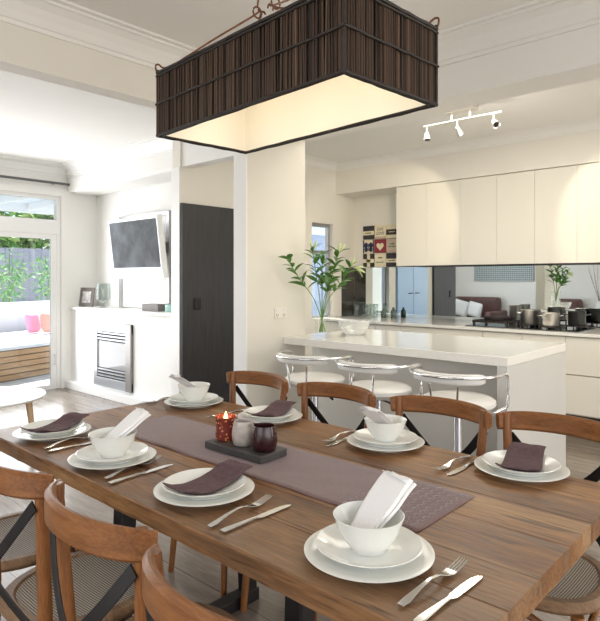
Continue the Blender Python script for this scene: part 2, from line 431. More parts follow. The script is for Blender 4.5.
def cornice(name, a, b, inward, mat=None, k_=1.0):
    """stepped cove running a->b just below the ceiling, projecting along inward"""
    a = Vector(a); b = Vector(b); n = Vector(inward)
    prof = [(0, -.145), (.012, -.145), (.014, -.125), (.025, -.12), (.04, -.085), (.065, -.05), (.10, -.028), (.115, -.026), (.117, -.014), (.145, -.012), (.147, 0), (0, 0)]
    prof = [(u*k_, v*k_) for u, v in prof]
    bm = NB()
    r0 = [bm.verts.new(a + n*u + Vector((0, 0, v))) for u, v in prof]
    r1 = [bm.verts.new(b + n*u + Vector((0, 0, v))) for u, v in prof]
    k = len(prof)
    for i in range(k):
        bm.faces.new((r0[i], r0[(i+1) % k], r1[(i+1) % k], r1[i]))
    bm.faces.new(r0); bm.faces.new(r1[::-1])
    return struct(name, bm, mat or M['ceiling'])
cz = CE
cornice('trim_cornice_1', (XW, 2.975, cz), (3.10, 2.975, cz), (0, -1, 0))
cornice('trim_cornice_2', (3.10, YS, cz), (3.10, 2.975, cz), (-1, 0, 0))
cornice('trim_cornice_3', (5.55, YS, cz), (5.55, YK, cz), (-1, 0, 0), None, .6)
cornice('trim_cornice_4', (3.34, YS, cz), (3.34, 2.975, cz), (1, 0, 0), None, .6)
cornice('trim_cornice_5', (3.38, YK, cz), (5.55, YK, cz), (0, -1, 0), None, .6)
cornice('trim_cornice_6', (XW, YN, cz), (3.40, YN, cz), (0, -1, 0), M['trim'])
cornice('trim_cornice_7', (3.40, 4.56, cz), (3.40, YN, cz), (-1, 0, 0), M['trim'])
cornice('trim_cornice_8', (XW, 3.10, cz), (2.735, 3.10, cz), (0, 1, 0), M['trim'])
struct('baseboard_west', B(XW, XW+.018, YS, YN, 0, .12), M['trim'])
struct('baseboard_partition', B(2.735, 3.34, 2.96, 2.9745, 0, .12), M['trim'])

struct('trim_lit_end_1', B(3.228, 3.239, YK-.002, YK+.122, 0, 2.39), M['trim'])  # thin white strips added so the shaded wall ends look lit
struct('trim_lit_end_2', B(2.723, 2.7345, 2.973, 3.102, 0, 2.41), M['trim'])
# black door in the passage
d = struct('door_1', B(3.24, 3.93, YK-.036, YK-.002, .001, 2.055), M['black'], bevel=.002, label='black flush door panel in the passage')
hb = NB(); box(hb, 3.37, 3.45, YK-.046, YK-.036, 1.06, 1.17)
struct('door_pull', hb, M['blackmetal'], d, bevel=.003, label='recessed black door pull')

# sliding glass doors + transom
fr = NB()
box(fr, .40, 3.33, 7.02, 7.12, 1.90, 2.03)          # head between door and transom
box(fr, 3.275, 3.33, 7.02, 7.12, 0, 1.90); box(fr, .40, .455, 7.02, 7.12, 0, 1.90)
dd = struct('door_2', fr, M['white'], bevel=.004)
for k, (a, b, yy) in enumerate(((.455, 1.43, 7.045), (1.38, 2.36, 7.085), (2.31, 3.275, 7.045))):
    bm = NB(); w = .062
    box(bm, a, a+w, yy-.018, yy+.018, 0, 1.90); box(bm, b-w, b, yy-.018, yy+.018, 0, 1.90)
    box(bm, a+w, b-w, yy-.018, yy+.018, 1.84, 1.90); box(bm, a+w, b-w, yy-.018, yy+.018, 0, .05)
    s = struct('door_leaf', bm, M['white'], dd)
    struct('pane', B(a+w, b-w, yy-.004, yy+.004, .05, 1.84), M['glass'], s)
    if k == 2:
        hb = NB(); tube(hb, [(b-.03, yy-.02, .30), (b-.03, yy-.05, .30), (b-.03, yy-.05, .42), (b-.03, yy-.02, .42)], .006)
        struct('latch', hb, M['steel'], s)
fr = NB()
box(fr, .40, 3.33, 7.03, 7.11, 2.03, 2.075); box(fr, .40, 3.33, 7.03, 7.11, 2.325, 2.37)
for x in (.40, 1.36, 2.31, 3.285): box(fr, x, x+.045, 7.03, 7.11, 2.075, 2.325)
w2 = struct('window_2', fr, M['white'])
struct('pane', B(.445, 3.285, 7.066, 7.072, 2.075, 2.325), M['glass'], w2)
bm = NB(); box(bm, .2, 3.40, 6.925, 6.955, 2.505, 2.53)
for x in (.5, 1.8, 3.2): box(bm, x, x+.03, 6.955, 7.0, 2.505, 2.53)
struct('trim_curtain_rail', bm, M['rail'])

# kitchen window
fr = NB(); a, b, z0, z1 = 5.104, 5.493, .886, 2.014
box(fr, a, a+.03, 4.49, 4.54, z0, z1); box(fr, b-.03, b, 4.49, 4.54, z0, z1)
box(fr, a+.03, b-.03, 4.49, 4.54, z1-.04, z1); box(fr, a+.03, b-.03, 4.49, 4.54, z0, z0+.03); box(fr, a+.03, b-.03, 4.49, 4.54, 1.66, 1.69)
w1 = struct('window_1', fr, M['silverframe'])
struct('pane', B(a+.03, b-.03, 4.512, 4.518, z0+.03, z1-.04), M['glass'], w1)
# unseen windows added behind the viewpoint to let light in
for nm, (ax, p, u0, u1, z0, z1) in {'window_3': ('y', XW-.1, .1, 2.7, .25, 2.3), 'window_4': ('y', XW-.1, -2.1, -.4, .25, 2.3), 'window_5': ('x', YS-.1, -1.2, 2.9, .1, 2.4)}.items():
    bm = NB(); n = 3
    for k in range(n+1):
        u = u0 + (u1-u0-.05)*k/n
        if ax == 'y': box(bm, p, p+.05, u, u+.05, z0, z1)
        else: box(bm, u, u+.05, p, p+.05, z0, z1)
    for z in (z0, z1-.05):
        if ax == 'y': box(bm, p+.005, p+.045, u0, u1, z, z+.05)
        else: box(bm, u0, u1, p+.005, p+.045, z, z+.05)
    struct(nm, bm, M['white'])

# ------------------------------------------------------------------ garden beyond the doors
tag(obj('patio_paving', B(-6, 11, 7.15, 18, -.16, -.06), M['deck']), 'sunlit pale paving outside the glass doors', 'paving', kind='structure')
GR = thing('slatted_bench', 'long outdoor bench with honey timber slatted front seen through glass door', 'bench', (2.9, 8.22, -.06), math.radians(17))
bm = NB(); box(bm, -3.2, 3.2, .03, 1.95, 0, .43); obj('bench_core', bm, M['gap'], GR)
bm = NB()
for k in range(5): box(bm, -3.2, 3.2, 0, .025, .015+k*.083, .015+k*.083+.070)
obj('slat_front', bm, M['slat'], GR)
obj('bench_top', B(-3.22, 3.22, -.02, 1.98, .43, .48), M['bench_pad'], GR, bevel=.015)

def pillow(w, h, t, n=14):
    bm = NB(); g = []
    for s in (1, -1):
        G = []
        for i in range(n+1):
            row = []
            for j in range(n+1):
                u = -1+2*i/n; v = -1+2*j/n
                e = max(0, (1-u**4)*(1-v**4))**.5
                k = 1 - .06*(u*u*v*v) - .05*(1-abs(v))*(u*u) - .05*(1-abs(u))*(v*v)
                row.append(bm.verts.new((u*w/2*k, s*t/2*e, v*h/2*k)))
            G.append(row)
        for i in range(n):
            for j in range(n):
                bm.faces.new((G[i][j], G[i+1][j], G[i+1][j+1], G[i][j+1]))
    bmesh.ops.remove_doubles(bm, verts=bm.verts[:], dist=1e-4)
    return bm
def place_pillow(name, loc, rot, dims, mat, label, cat='cushion', group=None):
    o = obj(name, pillow(*dims), mat, None, smooth=True, loc=loc, rot=rot)
    return tag(o, label, cat, group)
place_pillow('cushion', (4.30, 10.10, .59), (-.22, 0, .5), (.30, .34, .12), M['cushion_pink'], 'pink outdoor cushion left of the coral cushion on the slatted bench')
place_pillow('cushion', (4.47, 9.90, .60), (-.2, .05, .55), (.31, .35, .13), M['cushion_coral'], 'coral orange outdoor cushion propped on the slatted bench')
gw = obj('garden_wall', B(0, 2.6, 0, .2, -.06, .92), M['render_white'], bevel=.01, loc=(4.0, 10.86, 0), rot=(0, 0, .3)); tag(gw, 'low white rendered garden wall behind the coral cushion', 'wall')
tag(obj('pool_water', B(-4, 3.7, 11.0, 12.9, -.06, .42), M['pool']), 'strip of blue grey pool water beyond the bench', 'pool')
fe = thing('garden_fence', 'grey painted timber paling fence at the back of the garden', 'fence', (0, 15.2, -.06))
bm = NB(); x = -2.0
while x < 11:
    box(bm, x, x+.145, 0, .02, 0, 2.2+random.uniform(-.01, .01)); x += .15
obj('paling', bm, M['fence'], fe)
bm = NB(); box(bm, -2, 11, -.05, 0, 1.55, 1.65); box(bm, -2, 11, -.05, 0, .4, .5); obj('fence_rail', bm, M['fence'], fe)

def leaf_cloud(bm, n, cen, rad, ln, wd, droop=.3, shell=.55):
    cen = Vector(cen)
    for _ in range(n):
        d = Vector((random.gauss(0, 1), random.gauss(0, 1), random.gauss(0, 1))).normalized()
        r = random.uniform(shell, 1)
        p = cen + Vector((d.x*rad[0]*r, d.y*rad[1]*r, d.z*rad[2]*r))
        ax = (d + Vector((random.uniform(-.8, .8), random.uniform(-.8, .8), random.uniform(-.8, .5)-droop))).normalized()
        sd = ax.cross(Vector((random.uniform(-1, 1), random.uniform(-1, 1), random.uniform(-1, 1)))).normalized()
        l = ln*random.uniform(.6, 1.2); w = wd*random.uniform(.7, 1.2)
        v = [bm.verts.new(q) for q in (p, p+ax*l*.45+sd*w, p+ax*l, p+ax*l*.45-sd*w)]
        bm.faces.new(v)
    return bm
trees = [(5.55, 16.9, 2.75, 1.22, 'bushy green tree top above the fence at the left edge of the doorway'),
         (8.05, 17.2, 2.75, 1.22, 'green tree top above the fence, right of the other and nearest the door frame')]
for tx, ty, tz, tr, lab in trees:
    t = thing('garden_tree', lab, 'tree', (tx, ty, -.06), group='trees beyond the fence')
    obj('foliage', leaf_cloud(NB(), 1500, (0, 0, tz), (tr, tr*.8, tr*.75), .30, .085), M['foliage'], t, recalc=False)
    bm = NB(); tube(bm, smooth_path([(0, 0, 0), (.08, .03, 1.0), (-.03, .02, tz)], 5), lambda q: .11*(1-.6*q), 8); obj('trunk', bm, M['trunk'], t)
def bamboo(loc, h, n, lab):
    t = thing('potted_bamboo', lab, 'plant', loc, group='bamboo outside the glass doors')
    obj('planter_box', B(-.28, .28, -.22, .22, 0, .5), M['white'], t, bevel=.015)
    bm = NB(); lb = NB()
    for k in range(n):
        x0 = random.uniform(-.2, .2); y0 = random.uniform(-.15, .15)
        x1 = x0*2.2+random.uniform(-.1, .1); y1 = y0*2+random.uniform(-.1, .1); hh = h*random.uniform(.75, 1)
        tube(bm, smooth_path([(x0, y0, .45), (x0*1.2, y0*1.2, hh*.6), (x1, y1, hh)], 4), .009, 6)
        for q in range(5):
            f = .45+.13*q
            leaf_cloud(lb, 13, (x0+(x1-x0)*f, y0+(y1-y0)*f, .45+(hh-.45)*f), (.16, .16, .12), .2, .022, .5)
    obj('cane_stems', bm, M['stem'], t); obj('foliage', lb, M['bamboo_leaf'], t, recalc=False)
bamboo((5.1, 13.4, .0), 2.0, 5, 'bamboo in a white planter box at the left edge of the doorway view')
bamboo((6.0, 12.9, .0), 2.1, 6, 'pale leafy bamboo in white planter behind the low white wall')
pg = thing('pergola', 'white pergola of parallel rafters seen through the transom window', 'pergola', (0, 7.20, 0))
for k in range(10):
    obj('rafter', B(-1+k*.62, -.94+k*.62, 0, 2.3, 2.46, 2.56), M['white'], pg)
obj('roof_sheet', B(-1.1, 5.1, 0, 2.3, 2.562, 2.575), P('translucent roofing', (.55, .62, .72), .3, noise=.03), pg)
obj('beam', B(-1.1, 5.1, 2.3, 2.4, 2.42, 2.56), M['white'], pg)
for x in (-1.05, 4.95): obj('post', B(x, x+.1, 2.3, 2.4, -.06, 2.42), M['white'], pg)
tag(obj('side_fence', B(4.3, 8.2, 6.4, 6.46, -.1, 2.1), P('pale blue grey side fence', (.50, .60, .78), .8, noise=.1, nscale=4)), 'pale blue grey fence outside the narrow kitchen window', 'fence')
tag(obj('side_path', B(4.12, 8.2, 4.58, 7.14, -.16, -.06), M['deck']), 'pale paved side path outside the narrow kitchen window', 'paving', kind='structure')

# ------------------------------------------------------------------ dining table
TX0, TX1, TY0, TY1, TZ = .86, 1.86, .425, 2.45, .75
tb = thing('dining_table', 'long reclaimed timber dining table set for eight', 'table', ((TX0+TX1)/2, (TY0+TY1)/2, 0))
hw, hl = (TX1-TX0)/2, (TY1-TY0)/2
bm = NB()
def rough_board(x0, x1):
    ny = 40
    rings = []
    for j in range(ny+1):
        y = -hl + 2*hl*j/ny
        jx0 = random.uniform(0, .0025) if x0 <= -hw+.001 else 0; jx1 = random.uniform(0, .0025) if x1 >= hw-.001 else 0
        jz = random.uniform(0, .0012)
        e = .0015 if x0 > -hw+.001 else .004
        a = x0+jx0; c = x1-jx1
        rings.append([bm.verts.new(p) for p in ((a, y, TZ-.05), (a, y, TZ-e-jz), (a+e, y, TZ-jz*.4), (c-e, y, TZ-jz*.4), (c, y, TZ-e), (c, y, TZ-.05))])
    for r, s in zip(rings, rings[1:]):
        for i in range(6):
            bm.faces.new((r[i], r[(i+1) % 6], s[(i+1) % 6], s[i]))
    bm.faces.new(rings[0]); bm.faces.new(rings[-1][::-1])
ws = [.17, .15, .19, .17, .15, .17]; x = -hw
for w_ in ws:
    rough_board(x, x+w_-.0006); x += w_
obj('tabletop', bm, M['table'], tb)
for yy in (-.455, .365):
    obj('top_rail', B(-.36, .36, yy-.03, yy+.03, .66, .699), M['strap'], tb, bevel=.003)
    obj('foot_rail', B(-.34, .34, yy-.03, yy+.03, 0, .05), M['strap'], tb, bevel=.003)
    for sx in (-1, 1):
        b2 = NB(); sweep(b2, [(sx*.30, yy, .05), (sx*.27, yy, .66)], lambda i, t: rectsec(.06, .06, .1), up=(0, 1, 0))
        obj('leg', b2, M['strap'], tb)
for sx in (-1, 1): obj('side_rail', B(sx*.33-.02, sx*.33+.02, -.42, .33, .655, .698), M['strap'], tb, bevel=.003)

# runner
def runner():
    bm = NB(); x0, x1, y0, y1 = 1.203, 1.509, .715, 2.14; nx, ny = 12, 60
    G = []
    for i in range(nx+1):
        row = []
        for j in range(ny+1):
            x = x0+(x1-x0)*i/nx; y = y0+(y1-y0)*j/ny
            z = TZ+.0022+.0009*math.sin(y*31+x*9)*math.sin(x*43)
            row.append(bm.verts.new((x+.002*math.sin(y*23), y, z)))
        G.append(row)
    for i in range(nx):
        for j in range(ny): bm.faces.new((G[i][j], G[i+1][j], G[i+1][j+1], G[i][j+1]))
    return bm
rn = obj('table_runner', runner(), M['runner'], None, smooth=True)
sm = rn.modifiers.new('thick', 'SOLIDIFY'); sm.thickness = .0015; sm.offset = -1
tag(rn, 'mauve brown linen runner with embroidered ends along the table', 'table runner')
bm = NB()
for q in range(10):
    x = 1.225+q*.029
    for j in range(9):
        y = .735+j*.026
        pts = [Vector((x+.010*math.cos(a)*(1 if j % 2 else -1), y+.011*math.sin(a), TZ+.0042)) for a in [k*PI/5 for k in range(6)]]
        tube(bm, pts, .0008, 4)
obj('embroidery', bm, M['runner_stitch'], rn)

# ------------------------------------------------------------------ chairs  (local: faces +Y, back at -Y)
def seat_pt(a, hx=.215, hy=.205, p=2.7):
    c, s = math.cos(a), math.sin(a)
    x = hx*math.copysign(abs(c)**(2/p), c); y = hy*math.copysign(abs(s)**(2/p), s)
    if y < 0: x *= 1 - .14*(-y/hy)
    return x, y
def make_chair(label):
    t = thing('dining_chair', label, 'chair', group='bentwood dining chairs')
    ring = [(*seat_pt(2*PI*k/56), .452) for k in range(56)]
    ring = [(x*.88, y*.88, z) for x, y, z in ring]
    bm = NB(); sweep(bm, ring, lambda i, q: rectsec(.052, .036, .42), closed=True)
    obj('seat_ring', bm, M['seatwood'], t, smooth=True)
    bm = NB()
    NR = 6; rows = []
    c0 = bm.verts.new((0, 0, .455))
    for r in range(1, NR+1):
        f = r/NR
        rows.append([bm.verts.new((x*.80*f, y*.80*f, .455+.010*f*f)) for x, y in (seat_pt(2*PI*k/40) for k in range(40))])
    for k in range(40): bm.faces.new((c0, rows[0][k], rows[0][(k+1) % 40]))
    for a, b in zip(rows, rows[1:]):
        for k in range(40): bm.faces.new((a[k], b[k], b[(k+1) % 40], a[(k+1) % 40]))
    so = obj('cane_seat', bm, M['cane'], t, smooth=True)
    # front legs
    for s in (-1, 1):
        bm = NB(); tube(bm, smooth_path([(s*.165, .150, .440), (s*.172, .160, .25), (s*.185, .178, 0)], 5), lambda q: .0175-.004*q, 12)
        obj('leg', bm, M['chairwood_z'], t, smooth=True)
    # rear legs = back posts
    for s in (-1, 1):
        bm = NB(); tube(bm, smooth_path([(s*.176, -.245, 0), (s*.164, -.195, .24), (s*.160, -.178, .45), (s*.168, -.186, .66), (s*.182, -.200, .875)], 6), lambda q: .0150+.0035*math.sin(PI*min(1, q*1.1)), 12)
        obj('leg', bm, M['chairwood_z'], t, smooth=True)
    # bent top rail, outside the posts
    path = []
    for k in range(33):
        a = -1+2*k/32
        path.append((.206*math.sin(a*1.2)/math.sin(1.2), -.180-.082*(math.cos(a*1.2)-math.cos(1.2))/(1-math.cos(1.2)), .845+.006*math.cos(a*PI/2)))
    bm = NB()
    sweep(bm, path, lambda i, q: rectsec(.023, .068*(1-.16*abs(2*q-1)**4), .38))
    obj('back_rail', bm, M['chairwood'], t, smooth=True)
    # crossed metal straps
    for s in (-1, 1):
        pts = smooth_path([(s*.176, -.212, .800), (s*.095, -.240, .70), (0, -.250+.006*s, .615), (-s*.085, -.235, .545), (-s*.155, -.198, .475)], 6)
        bm = NB(); sweep(bm, pts, lambda i, q: rectsec(.030, .004, .2), up=(0, 1, 0))
        obj('cross_strap', bm, M['strap'], t, smooth=True)
    bm = NB(); lathe([(.012, -.004), (.010, .004), (0, .006)], 14, bm)
    bmesh.ops.transform(bm, matrix=Matrix.Translation((0, -.256, .615)) @ Matrix.Rotation(PI/2, 4, 'X'), verts=bm.verts[:])
    obj('rivet', bm, M['strap'], t)
    # bentwood leg bracing
    bm = NB()
    for pts in ([(-.172, .160, .25), (-.10, .162, .37), (0, .164, .40), (.10, .162, .37), (.172, .160, .25)],
                [(-.168, -.19, .25), (-.10, -.182, .37), (0, -.18, .40), (.10, -.182, .37), (.168, -.19, .25)],
                [(.170, .155, .25), (.172, .08, .37), (.172, -.02, .40), (.170, -.10, .37), (.168, -.19, .25)],
                [(-.170, .155, .25), (-.172, .08, .37), (-.172, -.02, .40), (-.170, -.10, .37), (-.168, -.19, .25)]):
        tube(bm, smooth_path(pts, 6), .010, 8)
    obj('leg_brace', bm, M['chairwood'], t, smooth=True)
    return t
NEAR = [(.775, .685, 'honey bentwood chair with cane seat, closest to the camera at bottom left'),
        (.815, 1.14, 'honey bentwood chair pulled to near side, second from the camera'),
        (.82, 1.60, 'honey bentwood chair on the near side, third from the camera'),
        (.825, 2.07, 'honey bentwood chair at far end of the near side, cut by the photo edge')]
FAR = [(1.765, 2.06, 'honey bentwood chair on the far side in front of the black door'),
       (1.775, 1.575, 'honey bentwood chair on the far side in front of the first stool'),
       (1.80, 1.095, 'honey bentwood chair on the far side before the right-hand stool'),
       (1.815, .66, 'honey bentwood chair at the right end of the far side')]
proto = None
for side, rz in ((NEAR, -PI/2), (FAR, PI/2)):
    for k, (x, y, lab) in enumerate(side):
        jr = rz + random.uniform(-.03, .03)
        if proto is None:
            proto = make_chair(lab); proto.location = (x, y, 0); proto.rotation_euler = (0, 0, jr)
        else: dup(proto, (x, y, 0), jr, lab)

# ------------------------------------------------------------------ place settings
def plate_prof(r, h, foot):
    return [(0, .006), (foot*.9, .006), (foot, 0), (foot+.006, 0), (foot+.008, .005), (r*.80, h*.42), (r-.003, h-.003), (r, h-.001), (r-.003, h), (r*.80, h*.42+.006), (foot, .010), (0, .010)]
me_plate = obj('dinner_plate', lathe(plate_prof(.139, .020, .083), 72), M['ceramic'], smooth=True)
me_side = obj('side_plate', lathe(plate_prof(.115, .026, .066), 72), M['ceramic'], smooth=True)
bowl_prof = [(0, .005), (.030, .005), (.032, 0), (.038, 0), (.040, .006), (.056, .024), (.068, .048), (.0755, .072), (.0765, .0735), (.0745, .074), (.065, .049), (.052, .026), (.034, .011), (0, .009)]
me_bowl = obj('soup_bowl', lathe(bowl_prof, 64), M['ceramic'], smooth=True)

def brown_napkin():
    bm = NB(); n, m = 26, 10; layers = []
    for lay in range(2):
        G = []
        for i in range(n+1):
            row = []
            for j in range(m+1):
                s = -1+2*i/n; v = -1+2*j/m
                x = s*.122+.018; y = v*.056*(1-.06*s) + .008*math.sin(s*2.1) - .004*lay
                rr = math.hypot(x, y)
                sf = 0 if rr < .060 else (.0065*(rr-.060)/.032 if rr < .092 else .0065+.0095*min(1.25, (rr-.092)/.021))
                z = .0035 + sf + .0010*math.sin(v*6+s*5) + .0035*lay
                z += .020*max(0, s-.55)**1.3 + .010*max(0, -s-.75)
                row.append(bm.verts.new((x, y, z)))
            G.append(row)
        layers.append(G)
        for i in range(n):
            for j in range(m): bm.faces.new((G[i][j], G[i+1][j], G[i+1][j+1], G[i][j+1]))
    a, b = layers
    for i in range(n):
        bm.faces.new((a[i][0], a[i+1][0], b[i+1][0], b[i][0])); bm.faces.new((a[i][m], b[i][m], b[i+1][m], a[i+1][m]))
    for j in range(m):
        bm.faces.new((a[0][j], b[0][j], b[0][j+1], a[0][j+1])); bm.faces.new((a[n][j], a[n][j+1], b[n][j+1], b[n][j]))
    return bm
me_nb = obj('brown_napkin', brown_napkin(), M['napkin_brown'], smooth=True)
def white_napkin():
    """folded strip: starts in the bottom of the bowl, leans over the rim towards +x"""
    bm = NB(); n, m = 22, 8; layers = []
    prof = smooth_path([(-.036, 0, .022), (-.018, 0, .037), (.015, 0, .060), (.050, 0, .083), (.092, 0, .112), (.120, 0, .126)], 5)
    n = len(prof)-1
    for lay in range(4):
        G = []
        for i, p in enumerate(prof):
            f = i/n; row = []
            w = .022 + .016*min(1, f*1.6)
            nrm = Vector((-.55, 0, .83))
            for j in range(m+1):
                v = -1+2*j/m
                q = Vector((p.x, v*w*(1+.0*lay) + .004*lay*f, p.z)) + nrm*(lay*.0035 + .0030*math.sin(v*2.4+lay)*f + .004*(v*v)*(1-f))
                if i == n: q += Vector((-.006*lay + .006*v, 0, .004*v))
                row.append(bm.verts.new(q))
            G.append(row)
        layers.append(G)
        for i in range(n):
            for j in range(m): bm.faces.new((G[i][j], G[i+1][j], G[i+1][j+1], G[i][j+1]))
    for a, b in ((layers[0], layers[1]), (layers[2], layers[3])):
        for i in range(n): bm.faces.new((a[i][0], a[i+1][0], b[i+1][0], b[i][0]))
    a, b = layers[1], layers[2]
    for i in range(n): bm.faces.new((a[i][m], b[i][m], b[i+1][m], a[i+1][m]))
    return bm
me_nw = obj('white_napkin', white_napkin(), M['napkin_white'], smooth=True)
sw = me_nw.modifiers.new('thick', 'SOLIDIFY'); sw.thickness = .0016

# cutlery: local +x from handle end to tip, lying on z=0
def sec_flat(w, h): return rectsec(w, h, .3)
def knife_bm():
    bm = NB()
    hp = [(0, 0, .004), (.02, 0, .004), (.06, 0, .0042), (.095, 0, .0045), (.112, 0, .0045)]
    W = [.016, .018, .013, .009, .009]; H = [.005, .006, .006, .006, .004]
    sweep(bm, hp, lambda i, q: sec_flat(W[i], H[i]))
    bp = [(.112, 0, .0035), (.125, 0, .003), (.17, .001, .003), (.205, .001, .003), (.222, -.001, .003), (.230, -.004, .003)]
    W2 = [.010, .019, .020, .018, .012, .003]
    sweep(bm, bp, lambda i, q: sec_flat(W2[i], .0018))
    return bm
def fork_bm():
    bm = NB()
    hp = [(0, 0, .005), (.02, 0, .006), (.06, 0, .013), (.10, 0, .017), (.13, 0, .014), (.15, 0, .008), (.165, 0, .006), (.178, 0, .0065)]
    W = [.014, .018, .011, .007, .008, .018, .024, .025]; H = [.003, .0035, .004, .0045, .004, .0028, .0022, .002]
    sweep(bm, hp, lambda i, q: sec_flat(W[i], H[i]))
    for k in range(4):
        y = -.0098+k*.00653
        tp = [(.176, y, .0065), (.195, y, .009), (.215, y*.96, .013), (.224, y*.95, .0155)]
        WT = [.0042, .0036, .003, .0016]
        sweep(bm, tp, lambda i, q: sec_flat(WT[i], .0018))
    return bm
me_knife = obj('table_knife', knife_bm(), M['cutlery'], smooth=True)
me_fork = obj('table_fork', fork_bm(), M['cutlery'], smooth=True)
protos = {'plate': me_plate, 'side': me_side, 'bowl': me_bowl, 'nb': me_nb, 'nw': me_nw, 'knife': me_knife, 'fork': me_fork}
used = set()
def put(key, loc, rot, label, cat, group):
    p = protos[key]
    if key in used:
        o = p.copy(); C.objects.link(o)
    else:
        o = p; used.add(key)
    o.location = loc; o.rotation_euler = rot
    return tag(o, label, cat, group)
# x, y, bowl?, side (+1 near side, -1 far side), words
SET = [(1.013, 2.20, 0, 1, 'leftmost on the near side of the table'),
       (.999, 1.735, 1, 1, 'second from left on the near side'),
       (1.018, 1.282, 0, 1, 'third from left on the near side'),
       (1.021, .727, 1, 1, 'nearest the camera in the foreground'),
       (1.79, .70, 0, -1, 'rightmost on the far side of the table'),
       (1.755, 1.176, 1, -1, 'second from right on the far side'),
       (1.745, 1.755, 0, -1, 'just behind the candle holders'),
       (1.714, 2.238, 1, -1, 'at the far left table corner')]
CUT = {0: [(.905, 2.034, 1.046, 2.05), (.896, 1.991, 1.051, 1.985)], 1: [(.89, 1.591, 1.123, 1.639), (.878, 1.548, 1.108, 1.560)],
       2: [(.884, 1.098, 1.124, 1.116), (.889, 1.056, 1.142, 1.049)], 3: [(.905, .575, 1.135, .561), (.878, .526, 1.105, .514)],
       4: [(1.83, .886, 1.60, .892), (1.84, .848, 1.61, .852)], 5: [(1.83, 1.372, 1.60, 1.345), (1.83, 1.338, 1.61, 1.322)],
       6: [(1.81, 1.93, 1.58, 1.94), (1.82, 1.97, 1.59, 1.98)], 7: [(1.77, 2.405, 1.55, 2.41), (1.77, 2.428, 1.56, 2.436)]}
NROT = {0: .30, 2: .02, 4: .16, 6: .20}
for k, (x, y, bowl, sd, words) in enumerate(SET):
    on = 'under a white bowl' if bowl else 'under a brown napkin'
    put('plate', (x, y, TZ+.0012), (0, 0, random.uniform(0, 6)), f'white dinner plate {on}, {words}', 'plate', 'white dinner plates')
    z2 = TZ+.0012+.0105
    put('side', (x, y, z2), (0, 0, random.uniform(0, 6)), f'smaller white side plate {on}, {words}', 'plate', 'white side plates')
    z3 = z2+.0105
    if bowl:
        put('bowl', (x, y, z3), (0, 0, random.uniform(0, 6)), f'white china bowl holding a white napkin, {words}', 'bowl', 'white china bowls')
        rz = (-.12 if sd > 0 else PI-.05)
        put('nw', (x, y, z3-.003), (0, 0, rz+random.uniform(-.06, .06)), f'folded white napkin leaning in the bowl, {words}', 'napkin', 'white napkins')
    else:
        put('nb', (x, y, z3+.001), (0, 0, NROT[k]), f'folded brown napkin on a white plate, {words}', 'napkin', 'brown napkins')
    f, kn = CUT[k]
    put('fork', (f[0], f[1], TZ+.0005), (0, 0, math.atan2(f[3]-f[1], f[2]-f[0])), f'silver fork beside the plates {words}', 'fork', 'silver forks')
    put('knife', (kn[0], kn[1], TZ+.0005), (0, 0, math.atan2(kn[3]-kn[1], kn[2]-kn[0])), f'silver knife beside the plates {words}', 'knife', 'silver knives')

# ------------------------------------------------------------------ candle tray
tray = obj('candle_tray', B(-.063, .063, -.139, .139, 0, .024), M['slate'], bevel=.002, loc=(1.354, 1.484, TZ+.005), rot=(0, 0, .015))
tag(tray, 'dark rectangular slate tray on the runner carrying three candle holders', 'tray')
tzz = TZ+.005+.0245
def cup(name, r, h, mat, loc, label):
    prof = [(0, 0), (r*.78, 0), (r*.90, .004), (r*1.02, h*.28), (r*1.05, h*.45), (r*.98, h*.7), (r*.86, h-.002), (r*.84, h), (r*.82, h-.002), (r*.94, h*.7), (r*1.0, h*.45), (r*.96, h*.25), (r*.8, .008), (0, .007)]
    o = obj(name, lathe(prof, 48), mat, None, smooth=True, loc=loc)
    return tag(o, label, 'candle holder', 'candle holders on the slate tray')
prof = [(0, 0), (.027, 0), (.034, .005), (.037, .020), (.0345, .042), (.0345, .058), (.038, .083), (.0385, .085), (.0365, .083), (.0325, .058), (.0325, .042), (.035, .020), (.032, .008), (0, .007)]
o = obj('candle_holder', lathe(prof, 48), M['mercury'], None, smooth=True, loc=(1.349, 1.579, tzz))
tag(o, 'copper speckled glass candle holder with a lit candle', 'candle holder', 'candle holders on the slate tray')
cup('candle_holder', .0385, .083, M['frost_glass'], (1.351, 1.488, tzz), 'pale frosted glass candle holder in the middle of the tray')
cup('candle_holder', .042, .083, M['maroon_glass'], (1.355, 1.389, tzz), 'dark maroon glass candle holder at right end of the tray')
cd = thing('candle', 'small lit candle glowing inside the copper glass holder', 'candle', (1.349, 1.579, tzz+.008))
obj('wax', lathe([(0, 0), (.024, 0), (.026, .004), (.026, .040), (.023, .042), (0, .040)], 24), M['wax'], cd, smooth=True)
bm = NB(); tube(bm, [(0, 0, .039), (0, 0, .052)], .0012, 6); obj('wick', bm, M['ink'], cd)
obj('flame', lathe([(0, .048), (.005, .054), (.0075, .063), (.005, .078), (.0015, .090), (0, .094)], 16), M['flame'], cd, smooth=True)

